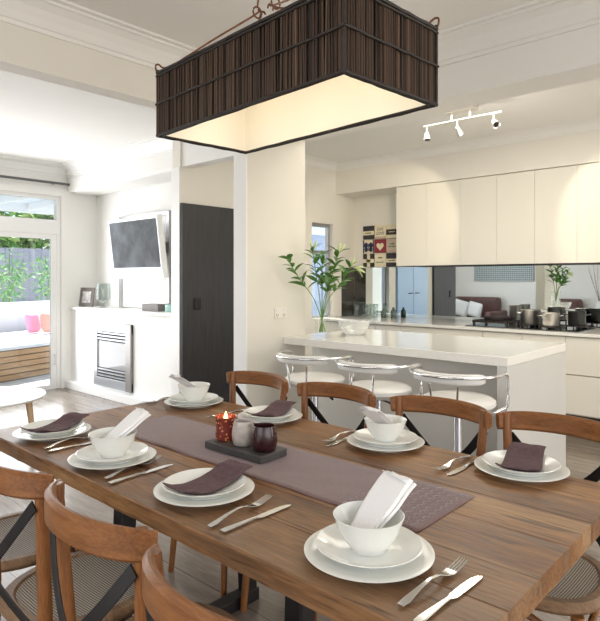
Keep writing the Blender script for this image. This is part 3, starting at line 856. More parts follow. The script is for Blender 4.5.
# ------------------------------------------------------------------ pendant lamp
LA = -.071
lamp = thing('pendant_lamp', 'large rectangular dark wicker pendant lamp over the dining table', 'pendant lamp', (1.443, 1.386, 1.892), LA)
LH, LW, LL = .236, .422, .942
def stick_wall(x0, y0, x1, y1, bm):
    n = int(math.hypot(x1-x0, y1-y0)/.0080)
    nx, ny = (y1-y0), -(x1-x0); l = math.hypot(nx, ny); nx /= l; ny /= l
    for k in range(n):
        f = (k+.5)/n; f2 = f+random.uniform(-.005, .005)
        o = random.uniform(-.003, .004)
        tube(bm, [(x0+(x1-x0)*f+nx*o, y0+(y1-y0)*f+ny*o, .002+random.uniform(-.004, .002)),
                  (x0+(x1-x0)*f2+nx*o, y0+(y1-y0)*f2+ny*o, LH+random.uniform(-.006, .006))], random.uniform(.0028, .0046), 6, up=(0, 1, 0))
a, b = LW/2, LL/2
bm = NB(); stick_wall(-a, -b, -a, b, bm); stick_wall(a, b, a, -b, bm); stick_wall(a, -b, -a, -b, bm); stick_wall(-a, b, a, b, bm)
obj('wicker_side', bm, M['wicker'], lamp, recalc=False)
bm = NB()
for z, e, r in ((.0, .004, .0055), (.0, -.010, .004), (LH*.5, .007, .0042), (LH, .004, .006), (LH-.012, .006, .004)):
    c = [(-a-e, -b-e), (a+e, -b-e), (a+e, b+e), (-a-e, b+e)]
    for i in range(4):
        p, q = c[i], c[(i+1) % 4]
        n = 14
        tube(bm, [(p[0]+(q[0]-p[0])*k/n, p[1]+(q[1]-p[1])*k/n, z+random.uniform(-.0012, .0012)) for k in range(n+1)], r, 8)
for sx in (-1, 1):
    for sy in (-1, 1): tube(bm, [(sx*a*1.012, sy*b*1.006, -.004), (sx*a*1.012, sy*b*1.006, LH+.012)], .005, 8)
obj('rim_frame', bm, M['wickerdark'], lamp)
bm = NB(); i1, i2 = a-.013, b-.013
vs = [bm.verts.new(p) for p in ((-i1, -i2, .002), (i1, -i2, .002), (i1, i2, .002), (-i1, i2, .002), (-i1, -i2, LH-.02), (i1, -i2, LH-.02), (i1, i2, LH-.02), (-i1, i2, LH-.02))]
for f in ((0, 1, 5, 4), (1, 2, 6, 5), (2, 3, 7, 6), (3, 0, 4, 7), (4, 5, 6, 7)): bm.faces.new([vs[i] for i in f])
obj('shade_lining', bm, M['lining'], lamp, recalc=False)
bm = NB(); i1, i2 = a-.009, b-.009
for p, q in (((-i1, -i2), (i1, -i2)), ((i1, -i2), (i1, i2)), ((i1, i2), (-i1, i2)), ((-i1, i2), (-i1, -i2))):
    bm.faces.new([bm.verts.new(v) for v in ((*p, .003), (*q, .003), (*q, LH-.004), (*p, LH-.004))])
obj('dark_backing', bm, M['wickerdark'], lamp, recalc=False)  # added opaque sheet, keeps lining light out of the stick gaps
for y in (-.27, 0, .27):
    bh = NB(); lathe([(.014, LH-.022), (.014, LH-.045), (.018, LH-.048), (.018, LH-.060), (0, LH-.060)], 16, bh); s = obj('lamp_socket', bh, M['lining'], lamp, loc=(0, y, 0))
    obj('bulb', lathe([(.010, LH-.060), (.012, LH-.066), (.020, LH-.078), (.023, LH-.094), (.018, LH-.108), (0, LH-.114)], 20), M['bulb'], lamp, smooth=True, loc=(0, y, 0))
# iron hangers
bm = NB()
hk = Vector((0, .09, LH+.175))
for sx in (-1, 1):
    for sy in (-1, 1):
        c = Vector((sx*a, sy*b, LH+.004)); e = hk + Vector((sx*.012, sy*.05, .0))
        tube(bm, smooth_path([c+Vector((0, 0, -.02)), c+Vector((sx*.008, sy*.008, .02)), c+Vector((0, 0, .030)), c+(e-c)*.12+Vector((0, 0, -.004)), c+(e-c)*.6, e, e+Vector((0, -sy*.02, .012)), e+Vector((0, -sy*.03, 0))], 4), .0035, 6)
for sy in (-1, 1):
    ring = [(0+.02*math.cos(t), .09+sy*.05, hk.z+.012+.02*math.sin(t)) for t in [k*PI/6 for k in range(12)]]
    tube(bm, ring, .0035, 6, closed=True)
    tube(bm, smooth_path([(0, .09+sy*.05, hk.z+.03), (0, .09+sy*.04, hk.z+.07), (0, .09, hk.z+.13)], 5), .0035, 6)
obj('hanger_rod', bm, M['rust'], lamp)
bm = NB(); tube(bm, [(0, .09, hk.z+.125), (0, .09, CE-1.892-.02)], .004, 8); obj('drop_cord', bm, M['wickerdark'], lamp)
bm = NB(); lathe([(.05, CE-1.892-.025), (.055, CE-1.892-.02), (.055, CE-1.892-.0005)], 24, bm, cx=0, cy=.09); obj('ceiling_rose', bm, M['rust'], lamp)

# ------------------------------------------------------------------ kitchen island
isl = thing('island_worktop', 'white stone island benchtop with waterfall end behind the stools', 'worktop', (3.10, 1.285, 0))
obj('benchtop', B(0, .96, 0, 1.689, .870, .922), M['stone'], isl, bevel=.003)
obj('waterfall_end', B(0, .96, .0005, .06, .001, .8695), M['stone_shaded'], isl, bevel=.002)
ic = thing('island_cabinet', 'plain white island cabinet panel under the benchtop behind the stools', 'cabinet', (3.42, 1.346, 0))
bm = NB(); box(bm, 0, .62, .002, 1.628, .08, .869); obj('carcass', bm, M['lacquer_white'], ic)
obj('kickboard', B(.05, .60, .01, 1.62, 0, .08), M['gap'], ic)

# ------------------------------------------------------------------ back kitchen run
tag(obj('kitchen_worktop', B(5.23, XE-.012, .92, YK-.015, .860, .888), M['stone'], bevel=.003), 'long white stone worktop along the mirrored kitchen wall', 'worktop')
def base_unit(y0, y1, label, drawers):
    t = thing('base_cabinet', label, 'cabinet', (5.25, y0, 0), group='base cabinets along the mirrored wall')
    w = y1-y0
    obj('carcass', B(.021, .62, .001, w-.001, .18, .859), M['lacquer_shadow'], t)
    obj('kickboard', B(.07, .09, 0, w, 0, .18), M['black'], t)
    if drawers:
        for z0, z1 in ((.192, .522), (.532, .850)):
            obj('drawer', B(0, .020, .002, w-.002, z0, z1), M['lacquer'], t, bevel=.002)
    else:
        n = 2 if w > .65 else 1
        for k in range(n):
            obj('door', B(0, .020, w*k/n+.002, w*(k+1)/n-.002, .192, .850), M['lacquer'], t, bevel=.002)
base_unit(.92, 1.668, 'cream drawer cabinet right of the island end', True)
base_unit(1.668, 2.418, 'cream base cabinet below the cooktop', False)
base_unit(2.418, 2.972, 'cream base cabinet next left of the cooktop cabinet', False)
base_unit(2.972, 3.65, 'cream base cabinet behind the middle of the island', False)
base_unit(3.65, 4.42, 'cream base cabinet in the corner by the narrow window', False)
def upper_unit(ys, label):
    y0 = min(ys); y1 = max(ys)
    t = thing('wall_cabinet', label, 'cabinet', (5.57, y0, 1.492), group='upper cabinets above the mirror')
    obj('carcass', B(.020, .345, .001, y1-y0-.001, .008, .890), M['lacquer'], t)
    obj('base_strip', B(.021, .335, .001, y1-y0-.001, 0, .008), M['gap'], t)
    s = sorted(ys)
    for a, b in zip(s, s[1:]):
        obj('door', B(0, .019, a-y0+.0009, b-y0-.0009, .004, .888), M['lacquer'], t, bevel=.001)
upper_unit([3.587, 3.198, 2.809], 'cream upper cabinet beside the wall pictures, left end of the row')
upper_unit([2.809, 2.42, 2.048], 'cream upper cabinet in the middle of the row above the mirror')
upper_unit([2.048, 1.668, 1.29], 'cream upper cabinet above the cooktop pots')
sp = thing('mirror_splashback', 'smoked mirror splashback reflecting the living room behind the pots', 'mirror', (0, 0, .8885))
obj('long_panel', B(XE-.010, XE-.001, .92, YK-.012, 0, .602), M['mirror'], sp)
obj('return_panel', B(5.66, XE-.011, YK-.010, YK-.001, 0, .602), M['smoke'], sp)
# fridge in its alcove, seen in the mirror
fg = thing('fridge', 'pale blue double door fridge seen in the kitchen mirror', 'fridge', (4.112, 4.46, 0))
obj('fridge_body', B(0, .815, 0, .62, .03, 1.80), M['fridge'], fg, bevel=.004)
for k in range(2):
    dr = obj('fridge_door', B(.003+k*.408, .404+k*.408, -.05, -.001, .04, 1.79), M['fridge'], fg, bevel=.008)
    hb = NB(); box(hb, .27+k*.18, .36+k*.18, -.075, -.05, 1.14, 1.152); obj('handle', hb, M['blackmetal'], dr)
obj('foot_grille', B(.02, .80, -.03, .04, 0, .03), M['blackmetal'], fg)

# pots and cooktop
tag(obj('cooktop', B(5.34, 5.82, 1.58, 2.64, .8885, .895), M['cooktop'], bevel=.002), 'black glass gas cooktop set into the rear worktop', 'cooktop')
gt = thing('cast_iron_griddle', 'dark cast iron griddle stand on left half of the cooktop', 'griddle', (5.52, 2.40, .8955))
bm = NB()
for k in range(9): box(bm, -.15, .15, -.17+k*.0425-.006, -.17+k*.0425+.006, .035, .055)
for x in (-.15, .13): box(bm, x, x+.02, -.18, .18, .030, .050)
obj('grate', bm, M['castiron'], gt)
bm = NB()
for x in (-.14, .14):
    for y in (-.165, .165): box(bm, x-.01, x+.01, y-.01, y+.01, 0, .032)
obj('foot', bm, M['castiron'], gt)
obj('pan', lathe([(0, .056), (.10, .056), (.125, .062), (.135, .085), (.138, .085), (.128, .058), (.10, .0555)], 40), M['castiron'], gt, smooth=True, loc=(0, -.02, 0))
def pot(loc, r, h, mat, label, lid=True, rz=0):
    t = thing('saucepan', label, 'saucepan', loc, rz, 'pots on the cooktop')
    obj('pot_body', lathe([(0, 0), (r*.94, 0), (r, .008), (r, h-.004), (r*1.04, h), (r*1.03, h+.002), (r*.97, h-.003), (r*.97, .01), (0, .009)], 40), mat, t, smooth=True)
    for s in (-1, 1):
        bm = NB(); tube(bm, smooth_path([(-.03, s*r, h*.75), (-.028, s*(r+.03), h*.80), (.028, s*(r+.03), h*.80), (.03, s*r, h*.75)], 5), .005, 8); obj('handle', bm, mat, t, smooth=True)
    if lid:
        l = obj('lid', lathe([(r*1.03, h+.003), (r*.9, h+.012), (r*.4, h+.022), (0, h+.024)], 40), mat, t, smooth=True)
        bm = NB(); lathe([(.007, h+.023), (.006, h+.035), (.018, h+.040), (.018, h+.046), (0, h+.050)], 20, bm); obj('knob', bm, M['blackmetal'], l, smooth=True)
def trivet(loc, label):
    bm = NB()
    for k in range(4):
        m = Matrix.Rotation(k*PI/4, 4, 'Z'); box(bm, -.10, .10, -.005, .005, .022, .032, m)
    for k in range(4):
        m = Matrix.Rotation(k*PI/2, 4, 'Z'); box(bm, .085, .095, -.005, .005, 0, .024, m)
    tube(bm, [(.09*math.cos(k*PI/12), .09*math.sin(k*PI/12), .024) for k in range(24)], .005, 6, closed=True)
    tag(obj('pan_support', bm, M['castiron'], loc=loc), label, 'pan support', 'pan supports on the cooktop')
trivet((5.55, 2.075, .8955), 'black pan support under the taller left saucepan')
trivet((5.42, 1.853, .8955), 'black pan support under the middle steel saucepan')
trivet((5.64, 1.690, .8955), 'black pan support under the dark saucepan')
pot((5.55, 2.075, .928), .090, .130, M['steel'], 'taller left steel saucepan on the cooktop', False, .3)
pot((5.42, 1.853, .928), .080, .115, M['steel'], 'steel saucepan in the middle of the cooktop', False, .9)
pot((5.64, 1.690, .928), .076, .125, M['blackpot'], 'dark saucepan at the right end of the cooktop', False, .2)
cn = obj('steel_canister', lathe([(0, 0), (.052, 0), (.054, .004), (.054, .188), (.056, .191), (.053, .191), (.052, .006), (0, .005)], 32), M['steel'], smooth=True, loc=(5.77, 2.325, .8955))
tag(cn, 'small open steel canister standing behind the griddle', 'canister')
# glasses in the corner
g0 = None
for k, (x, y, h) in enumerate(((5.78, 4.30, .15), (5.80, 4.18, .15), (5.77, 4.05, .16))):
    pf = [(0, .006), (.022, .006), (.024, 0), (.030, 0), (.031, .004), (.035, h-.001), (.0345, h), (.033, h-.001), (.028, .01), (0, .009)]
    o = obj('drinking_glass', lathe(pf, 24), M['jarglass'], smooth=True, loc=(x, y, .8885))
    tag(o, ['tall clear glass nearest the corner on the rear worktop', 'tall clear glass in the middle of three on the rear worktop', 'tall clear glass below the wall picture, right of three'][k], 'glass', 'glasses on the rear worktop')
for y, h, lab in ((3.915, .115, 'small dark green glass bottle on the rear worktop, left of two'), (3.775, .12, 'small dark green glass bottle on the rear worktop, right of two')):
    o = obj('glass_bottle', lathe([(0, 0), (.028, 0), (.031, .006), (.031, h*.6), (.026, h*.72), (.012, h*.82), (.012, h*.97), (.015, h*.975), (.015, h), (0, h)], 24), M['bottlegreen'], smooth=True, loc=(5.80, y, .8885))
    tag(o, lab, 'bottle', 'green bottles on the rear worktop')

# wall picture: nine printed blocks
pic = thing('wall_picture', 'square wall picture of nine printed word and emblem blocks', 'picture', (XE-.002, 4.029, 1.494))
W9 = .172
def text(body, mat, parent, loc, size, name='lettering'):
    cu = bpy.data.curves.new(name, 'FONT'); cu.body = body; cu.size = size; cu.align_x = 'CENTER'; cu.align_y = 'CENTER'; cu.extrude = .0006
    o = bpy.data.objects.new(name, cu); C.objects.link(o)
    dg = bpy.context.evaluated_depsgraph_get(); me = bpy.data.meshes.new_from_object(o.evaluated_get(dg))
    bpy.data.objects.remove(o)
    o = bpy.data.objects.new(name, me); C.objects.link(o); me.materials.clear(); me.materials.append(mat)
    o.parent = parent; o.location = loc; o.rotation_euler = (PI/2, 0, -PI/2)
    return o
def cell(c, r): return (.258-W9*(c+.5), W9*(2-r))    # y centre, z base
def strip(parent, y0, y1, z0, z1, mat, name='printed_band'):
    obj(name, B(-.0215, -.0195, y0, y1, z0, z1), mat, parent)
def scribble(parent, yc, zc, w, mat):
    bm = NB(); n = 28
    tube(bm, [(-.0225, yc+w/2-w*k/n, zc+.010*math.sin(k*1.9)*(1 if k % 7 < 4 else .5)) for k in range(n+1)], .0022, 5)
    obj('script_line', bm, mat, parent)
mats9 = [['dark_tile', 'cream_tile', 'cream_tile'], ['cream_tile', 'red_tile', 'pink_tile'], ['dark_tile', 'cream_tile', 'dark_tile']]
for r in range(3):
    for c in range(3):
        yc, zb = cell(c, r); g = .004
        pn = obj('picture_block', B(-.020, 0, yc-W9/2+g, yc+W9/2-g, zb+g, zb+W9-g), M[mats9[r][c]], pic)
        h = W9/2-g
        if (r, c) == (0, 0): strip(pn, yc-h, yc+h, zb+.055, zb+.105, M['cream_tile']); scribble(pn, yc, zb+.08, .09, M['ink'])
        if (r, c) == (0, 1): text('LIVE', M['ink'], pn, (-.0215, yc, zb+.118), .052); text('LOVE', M['ink'], pn, (-.0215, yc, zb+.068), .052); strip(pn, yc-h, yc+h, zb+g, zb+.03, M['pink_tile'])
        if (r, c) == (0, 2): strip(pn, yc-h, yc+h, zb+.045, zb+.11, M['dark_tile']); scribble(pn, yc, zb+.08, .09, M['cream_tile'])
        if (r, c) == (1, 0):
            bm = NB()
            for s in (-1, 1):
                for (oy, oz, ry, rz_) in ((.036, .100, .030, .036), (.034, .050, .027, .032)):
                    vs = [bm.verts.new((-.0215, yc+s*(oy+ry*math.cos(t)), zb+oz+rz_*math.sin(t)+s*0)) for t in [k*PI/10 for k in range(20)]]
                    bm.faces.new(vs)
            obj('butterfly_wing', bm, M['blueink'], pn); strip(pn, yc-.005, yc+.005, zb+.03, zb+.12, M['ink'], 'butterfly_body')
            strip(pn, yc-h, yc-h+.018, zb+g, zb+W9-g, M['ink']); strip(pn, yc+h-.018, yc+h, zb+g, zb+W9-g, M['ink'])
        if (r, c) == (1, 1):
            bm = NB(); vs = []
            for k in range(40):
                t = 2*PI*k/40
                vs.append(bm.verts.new((-.0215, yc-.0033*16*math.sin(t)**3, zb+.082+.0034*(13*math.cos(t)-5*math.cos(2*t)-2*math.cos(3*t)-math.cos(4*t)))))
            bm.faces.new(vs); obj('heart', bm, M['cream_tile'], pn)
        if (r, c) == (1, 2): scribble(pn, yc, zb+.075, .11, M['greenink']); scribble(pn, yc, zb+.105, .07, M['greenink'])
        if (r, c) == (2, 0): strip(pn, yc-.022, yc+.022, zb+g, zb+W9-g, M['cream_tile']); strip(pn, yc-h, yc+h, zb+.058, zb+.102, M['cream_tile']); scribble(pn, yc, zb+.08, .08, M['ink'])
        if (r, c) == (2, 1): scribble(pn, yc, zb+.06, .11, M['greenink']); scribble(pn, yc, zb+.115, .06, M['ink'])
        if (r, c) == (2, 2): strip(pn, yc-h, yc+h, zb+.055, zb+.10, M['cream_tile']); scribble(pn, yc, zb+.078, .10, M['ink'])

# track light
tk = thing('track_spotlight', 'steel ceiling track with three adjustable spotlights in the kitchen', 'ceiling light', (4.39, 2.21, CE), 0)
obj('canopy', B(-.045, .045, -.13, .13, -.035, -.0005), M['steel'], tk, bevel=.004)
bm = NB(); tube(bm, [(0, -.34, -.10), (0, .34, -.10)], .010, 10, up=(1, 0, 0)); 
for y in (-.08, .08): tube(bm, [(0, y, -.03), (0, y, -.10)], .007, 8)
obj('bar', bm, M['steel'], tk, smooth=True)
for y, rx, ry, lens in ((.31, -.2, .25, 'steel_dark'), (.03, .0, -.9, 'spotlens'), (-.28, -.7, .5, 'steel_dark')):
    bm = NB(); tube(bm, [(0, 0, 0), (0, 0, -.045)], .006, 8)
    mt = Matrix.Translation((0, 0, -.055)) @ Matrix.Rotation(rx, 4, 'X') @ Matrix.Rotation(ry, 4, 'Y')
    b2 = NB(); lathe([(0, .012), (.014, .012), (.018, 0), (.030, -.055), (.032, -.062), (.028, -.058), (0, -.05)], 24, b2)
    bmesh.ops.transform(b2, matrix=mt, verts=b2.verts[:])
    st = obj('spot_head', b2, M['steel'], tk, smooth=True, loc=(0, y, -.108))
    obj('spot_stem', bm, M['steel'], st)
    b3 = NB(); lathe([(.026, -.0565), (0, -.0565)], 24, b3, cap0=False); bmesh.ops.transform(b3, matrix=mt, verts=b3.verts[:])
    obj('spot_lens', b3, M[lens], st)

# ------------------------------------------------------------------ bar stools (local: faces +Y toward the bench)
def make_stool(label):
    t = thing('bar_stool', label, 'stool', group='bar stools at the island')
    obj('base_plate', lathe([(0, 0), (.20, 0), (.205, .005), (.19, .014), (.05, .03), (.03, .05), (0, .05)], 48), M['chrome'], t, smooth=True)
    bm = NB(); tube(bm, [(0, 0, .045), (0, 0, .42)], .030, 20); tube(bm, [(0, 0, .41), (0, 0, .66)], .022, 20); obj('pole', bm, M['chrome'], t, smooth=True)
    bm = NB(); tube(bm, [(.19*math.cos(k*PI/12), .04+.15*math.sin(k*PI/12), .30) for k in range(24)], .010, 8, closed=True)
    tube(bm, [(0, -.03, .30), (0, .0, .30), (0, .19, .30)], .008, 8); obj('foot_ring', bm, M['chrome'], t, smooth=True)
    obj('seat', lathe([(0, .655), (.12, .655), (.175, .668), (.195, .69), (.195, .708), (.175, .722), (.09, .727), (0, .727)], 48), M['stoolwhite'], t, smooth=True)
    bm = NB(); tube(bm, smooth_path([(.03, -.02, .64), (.10, -.05, .635), (.18, -.07, .60)], 5), lambda q: .005+.003*q, 8); obj('lift_lever', bm, M['blackmetal'], t, smooth=True)
    # chrome arm hoop
    R = .240
    arc = [(R*math.cos(t), -.03+R*.975*math.sin(t), .862) for t in [-.10-(PI-.20)*k/18 for k in range(19)]]
    pts = [(.120, .02, .648), (.18, .02, .655), (.222, .068, .675), (.238, .076, .70), (.239, .076, .82), (.240, .05, .856)] + arc + [(-.240, .05, .856), (-.239, .076, .82), (-.238, .076, .70), (-.222, .068, .675), (-.18, .02, .655), (-.120, .02, .648)]
    bm = NB(); tube(bm, smooth_path(pts, 3), .0075, 10); obj('arm_hoop', bm, M['chrome'], t, smooth=True)
    # back pad
    bm = NB(); pts = [(.212*math.cos(u), -.03+.205*math.sin(u), .850) for u in [-.52-(PI-1.04)*k/24 for k in range(25)]]
    def padsec(i, q):
        e = min(1, (min(q, 1-q)+.02)*9)**.5
        w = .040*e; h = .056*(.45+.55*e)
        return [(w/2*math.copysign(abs(math.cos(v))**.7, math.cos(v)), h/2*math.copysign(abs(math.sin(v))**.7, math.sin(v))) for v in [k*PI/8 for k in range(16)]]
    sweep(bm, pts, padsec); obj('back_pad', bm, M['stoolwhite'], t, smooth=True)
    for s in (-1, 1):
        b2 = NB(); tube(b2, [(s*.06, -.19, .665), (s*.075, -.205, .815)], .006, 8); obj('back_support', b2, M['chrome'], t)
    return t
ST = [(2.86, 2.46, 'white and chrome bar stool nearest the partition wall'), (2.86, 1.965, 'middle white and chrome bar stool at the island'), (2.86, 1.455, 'white and chrome bar stool at the right end of island')]
s0 = None
for x, y, lab in ST:
    if s0 is None:
        s0 = make_stool(lab); s0.location = (x, y, 0); s0.rotation_euler = (0, 0, -PI/2+.12)
    else: dup(s0, (x, y, 0), -PI/2+.12, lab)

# ------------------------------------------------------------------ lilies and glass bowl on the island
FV = Vector((.741, .672, 0)); RV = Vector((.672, -.741, 0))
VB = Vector((3.353, 2.816, .9225))
vs_ = obj('glass_vase', lathe([(0, 0), (.047, 0), (.052, .004), (.053, .06), (.060, .16), (.074, .258), (.075, .260), (.073, .258), (.057, .16), (.049, .06), (.046, .022), (0, .020)], 40), M['vaseglass'], smooth=True, loc=VB)
tag(vs_, 'tall clear flared glass vase of lilies on the island bench', 'vase')
def leaf_into(bm, base, d, ln, wd, curl=.25):
    d = Vector(d).normalized(); s = d.cross(Vector((0, 0, 1)))
    if s.length < .1: s = Vector((1, 0, 0))
    s.normalize(); s = (Matrix.Rotation(random.uniform(-.9, .9), 3, d) @ s); nrm = s.cross(d)
    N = 7; L_, R_, Mi = [], [], []
    for k in range(N+1):
        f = k/N; w = wd*math.sin(PI*min(1, f*.96+.04))**.8*(1-.25*f) if k < N else .0004
        c = base + d*ln*f - nrm*curl*ln*f*f + Vector((0, 0, -.12*ln*f*f))
        Mi.append(bm.verts.new(c)); L_.append(bm.verts.new(c + s*w + nrm*w*.35)); R_.append(bm.verts.new(c - s*w + nrm*w*.35))
    for k in range(N):
        bm.faces.new((Mi[k], L_[k], L_[k+1], Mi[k+1])); bm.faces.new((Mi[k], Mi[k+1], R_[k+1], R_[k]))
def bud_into(bm, base, d, ln, r):
    d = Vector(d).normalized()
    tube(bm, [base + d*ln*f for f in (0, .15, .35, .6, .82, 1)], lambda q: r*(.3+1.0*math.sin(PI*min(1, q*.93+.05))), 8, up=(.3, .2, 1) if abs(d.z) < .9 else (1, 0, 0))
STEMS = [(-.265, .585, -.27, 'lily stem bending furthest left out of the glass vase', 0),
         (-.075, .650, -.08, 'upright lily stem left of centre in the glass vase', 1),
         (.005, .62, .08, 'central leafy lily stem in the glass vase', 0),
         (.13, .64, .05, 'lily stem leaning right with closed buds in the glass vase', 1),
         (.215, .53, -.05, 'lily stem leaning far right with a pale opening flower', 2),
         (.06, .50, -.11, 'short lily stem at the front of the glass vase', 0)]
for k, (dx, dz, df, lab, fl) in enumerate(STEMS):
    tip = RV*dx + FV*df + Vector((0, 0, dz)); b0 = Vector((-tip.x*.10, -tip.y*.10, .028))
    mid = Vector((tip.x*.22, tip.y*.22, .27)); m2 = Vector((tip.x*.62, tip.y*.62, dz*.72))
    path = smooth_path([b0, mid, m2, tip], 6)
    bm = NB(); tube(bm, path, lambda q: .0042-.0018*q, 6)
    root = obj('lily_stem', bm, M['stem'], None, smooth=True, loc=VB); tag(root, lab, 'flower', 'lily stems in the vase')
    lb = NB(); n = len(path)
    for q in range(14):
        f = .54+.45*q/13; p = path[min(n-1, int(f*(n-1)))]; tg = (path[min(n-1, int(f*(n-1))+1)]-path[max(0, int(f*(n-1))-1)]).normalized()
        a = q*2.4+k; sd = RV*math.cos(a)+FV*math.sin(a)*.8
        leaf_into(lb, p, tg*.75+sd*.75+Vector((0, 0, .05)), random.uniform(.085, .135)*(1.05-.3*(f-.5)), random.uniform(.017, .023))
    obj('leaves', lb, M['leaf'], root, smooth=True, recalc=False)
    if fl:
        bb = NB()
        for q in range(2 if fl == 1 else 1):
            bud_into(bb, tip + RV*.015*q, (tip-m2).normalized()+RV*(.5*q-.1), .065, .0075)
        obj('bud', bb, M['bud'], root, smooth=True)
    if fl == 2:
        pb = NB(); c = tip + RV*.03 + Vector((0, 0, -.02))
        for q in range(6):
            a = q*PI/3; leaf_into(pb, c, RV*.9+Vector((0, 0, -.2))+(FV*math.cos(a)+Vector((0, 0, 1))*math.sin(a))*.55, .085, .013, .2)
        obj('petals', pb, M['bud'], root, smooth=True, recalc=False)
cb = NB(); segs = 24; prof = [(.055, 0), (.060, .004), (.085, .03), (.108, .065), (.124, .108), (.121, .110), (.104, .066), (.080, .034), (.055, .012), (0, .010)]
rings = []
for r, z in prof:
    if r == 0: rings.append([cb.verts.new((0, 0, z))]); continue
    rings.append([cb.verts.new(((r+(.004 if (i % 2 and .02 < z < .1) else 0))*math.cos(2*PI*i/segs), (r+(.004 if (i % 2 and .02 < z < .1) else 0))*math.sin(2*PI*i/segs), z+(.006 if (i % 2 and z > .1) else 0))) for i in range(segs)])
for a_, b_ in zip(rings, rings[1:]):
    for i in range(segs):
        j = (i+1) % segs
        if len(b_) == 1: cb.faces.new((a_[i], a_[j], b_[0]))
        else: cb.faces.new((a_[i], a_[j], b_[j], b_[i]))
cb.faces.new(rings[0][::-1])
gb = obj('crystal_bowl', cb, M['cutglass'], None, loc=(3.56, 2.67, .9225)); tag(gb, 'round cut crystal bowl on the island right of the vase', 'bowl')
# wall outlet
ol = thing('power_outlet', 'double power outlet on partition wall above the island', 'outlet', (3.06, 2.9745, 1.10))
obj('face_plate', B(-.06, .06, -.008, 0, -.04, .04), M['plastic'], ol, bevel=.003)
for s in (-1, 1): obj('switch', B(s*.035-.008, s*.035+.008, -.011, -.008, .012, .030), M['white'], ol)
for s in (-1, 1):
    bm = NB()
    box(bm, s*.035-.010, s*.035-.006, -.0085, -.0078, -.020, -.006); box(bm, s*.035+.006, s*.035+.010, -.0085, -.0078, -.020, -.006); box(bm, s*.035-.002, s*.035+.002, -.0085, -.0078, -.032, -.022)
    obj('socket', bm, M['ink'], ol)

# ------------------------------------------------------------------ fireplace wall objects
fp = thing('gas_fireplace', 'grey steel framed gas fireplace set in the white wall', 'fireplace', (3.45, 5.98, .115))
bm = NB(); hw_ = .41
box(bm, -.025, 0, -hw_, hw_, 0, .10); box(bm, -.025, 0, -hw_, hw_, .635, .735); box(bm, -.025, 0, .325, hw_, .10, .635)
obj('surround', bm, M['firemetal'], fp, bevel=.003)
obj('side_flange', B(-.035, 0, -hw_, -.30, .0, .735), M['firemetal_dark'], fp, bevel=.003)
obj('glass_front', B(-.010, -.004, -.30, .325, .215, .52), M['fireglass'], fp)
obj('back_recess', B(-.003, 0, -.30, .325, .10, .635), M['gap'], fp)
for z0 in (.105, .525):
    bm = NB()
    for k in range(3): box(bm, -.020, -.003, -.298, .323, z0+.012+k*.036, z0+.012+k*.036+.016)
    obj('vent_louvre', bm, M['firemetal'], fp)
tv = thing('television', 'white framed television tilted forward on wall bracket above the fireplace', 'television', (3.46, 5.52, 1.70))
tilt = Matrix.Rotation(math.radians(-7), 4, 'Y')
def tvp(name, bm, mat, **k):
    bmesh.ops.transform(bm, matrix=tilt, verts=bm.verts[:]); return obj(name, bm, mat, tv, **k)
bm = NB(); box(bm, -.03, .03, -.49, .49, -.345, .315); tvp('bezel', bm, M['white'], bevel=.012)
tvp('screen_surround', B(-.033, -.030, -.475, .475, -.245, .295), M['silverframe'])
tvp('screen', B(-.036, -.033, -.455, .455, -.225, .280), M['tvscreen'])
bm = NB(); box(bm, .03, .14, -.15, .15, -.15, .15); tvp('back_housing', bm, M['rail'], bevel=.01)
obj('wall_bracket', B(.10, .303, -.06, .06, -.07, .07), M['blackmetal'], tv)
fm = thing('framed_panel', 'tall white panel with grey side rails standing behind the television', 'panel', (3.765, 5.86, 1.006))
obj('panel_board', B(.0, .01, -.46, .46, .01, 1.08), M['white'], fm)
for s in (-1, 1): obj('frame_side', B(-.015, .02, s*.49-.03, s*.49+.03, 0, 1.10), M['silverframe'], fm, bevel=.003)
obj('frame_top', B(-.012, .02, -.46, .46, 1.05, 1.10), M['silverframe'], fm)
pf = thing('photo_frame', 'grey photo frame with pale picture leaning on left end of the ledge', 'photo frame', (3.56, 6.84, 1.006), 0.35)
tm = Matrix.Rotation(.16, 4, 'Y')
b1 = NB(); box(b1, 0, .015, -.11, .11, 0, .24); bmesh.ops.transform(b1, matrix=tm, verts=b1.verts[:]); obj('frame', b1, M['frame_grey'], pf, bevel=.002)
b1 = NB(); box(b1, -.002, 0, -.065, .065, .05, .19); bmesh.ops.transform(b1, matrix=tm, verts=b1.verts[:]); obj('photo_print', b1, M['photo_print'], pf)
tag(obj('glass_hurricane', lathe([(0, 0), (.05, 0), (.055, .01), (.03, .03), (.035, .05), (.085, .10), (.088, .24), (.078, .29), (.075, .288), (.084, .24), (.080, .10), (0, .055)], 32), M['jarglass'], smooth=True, loc=(3.58, 6.44, 1.006)), 'clear glass hurricane jar on the ledge beside the photo frame', 'vase')
tag(obj('keepsake_box', B(-.07, .07, -.15, .15, 0, .075), M['frame_grey'], bevel=.004, loc=(3.60, 5.38, 1.006)), 'dark rectangular box on the ledge below the television', 'box')
for k, (yy, h, r, lab) in enumerate(((5.12, .075, .045, 'small aqua glass tumbler on the ledge beside the dark box'), (5.00, .12, .035, 'taller aqua glass tumbler at right end of the ledge'))):
    tag(obj('glass_tumbler', lathe([(0, 0), (r*.9, 0), (r, .005), (r, h), (r*.93, h), (r*.9, .01), (0, .008)], 28), M['teal_glass'], smooth=True, loc=(3.60, yy, 1.006)), lab, 'glass', 'aqua glasses on the ledge')

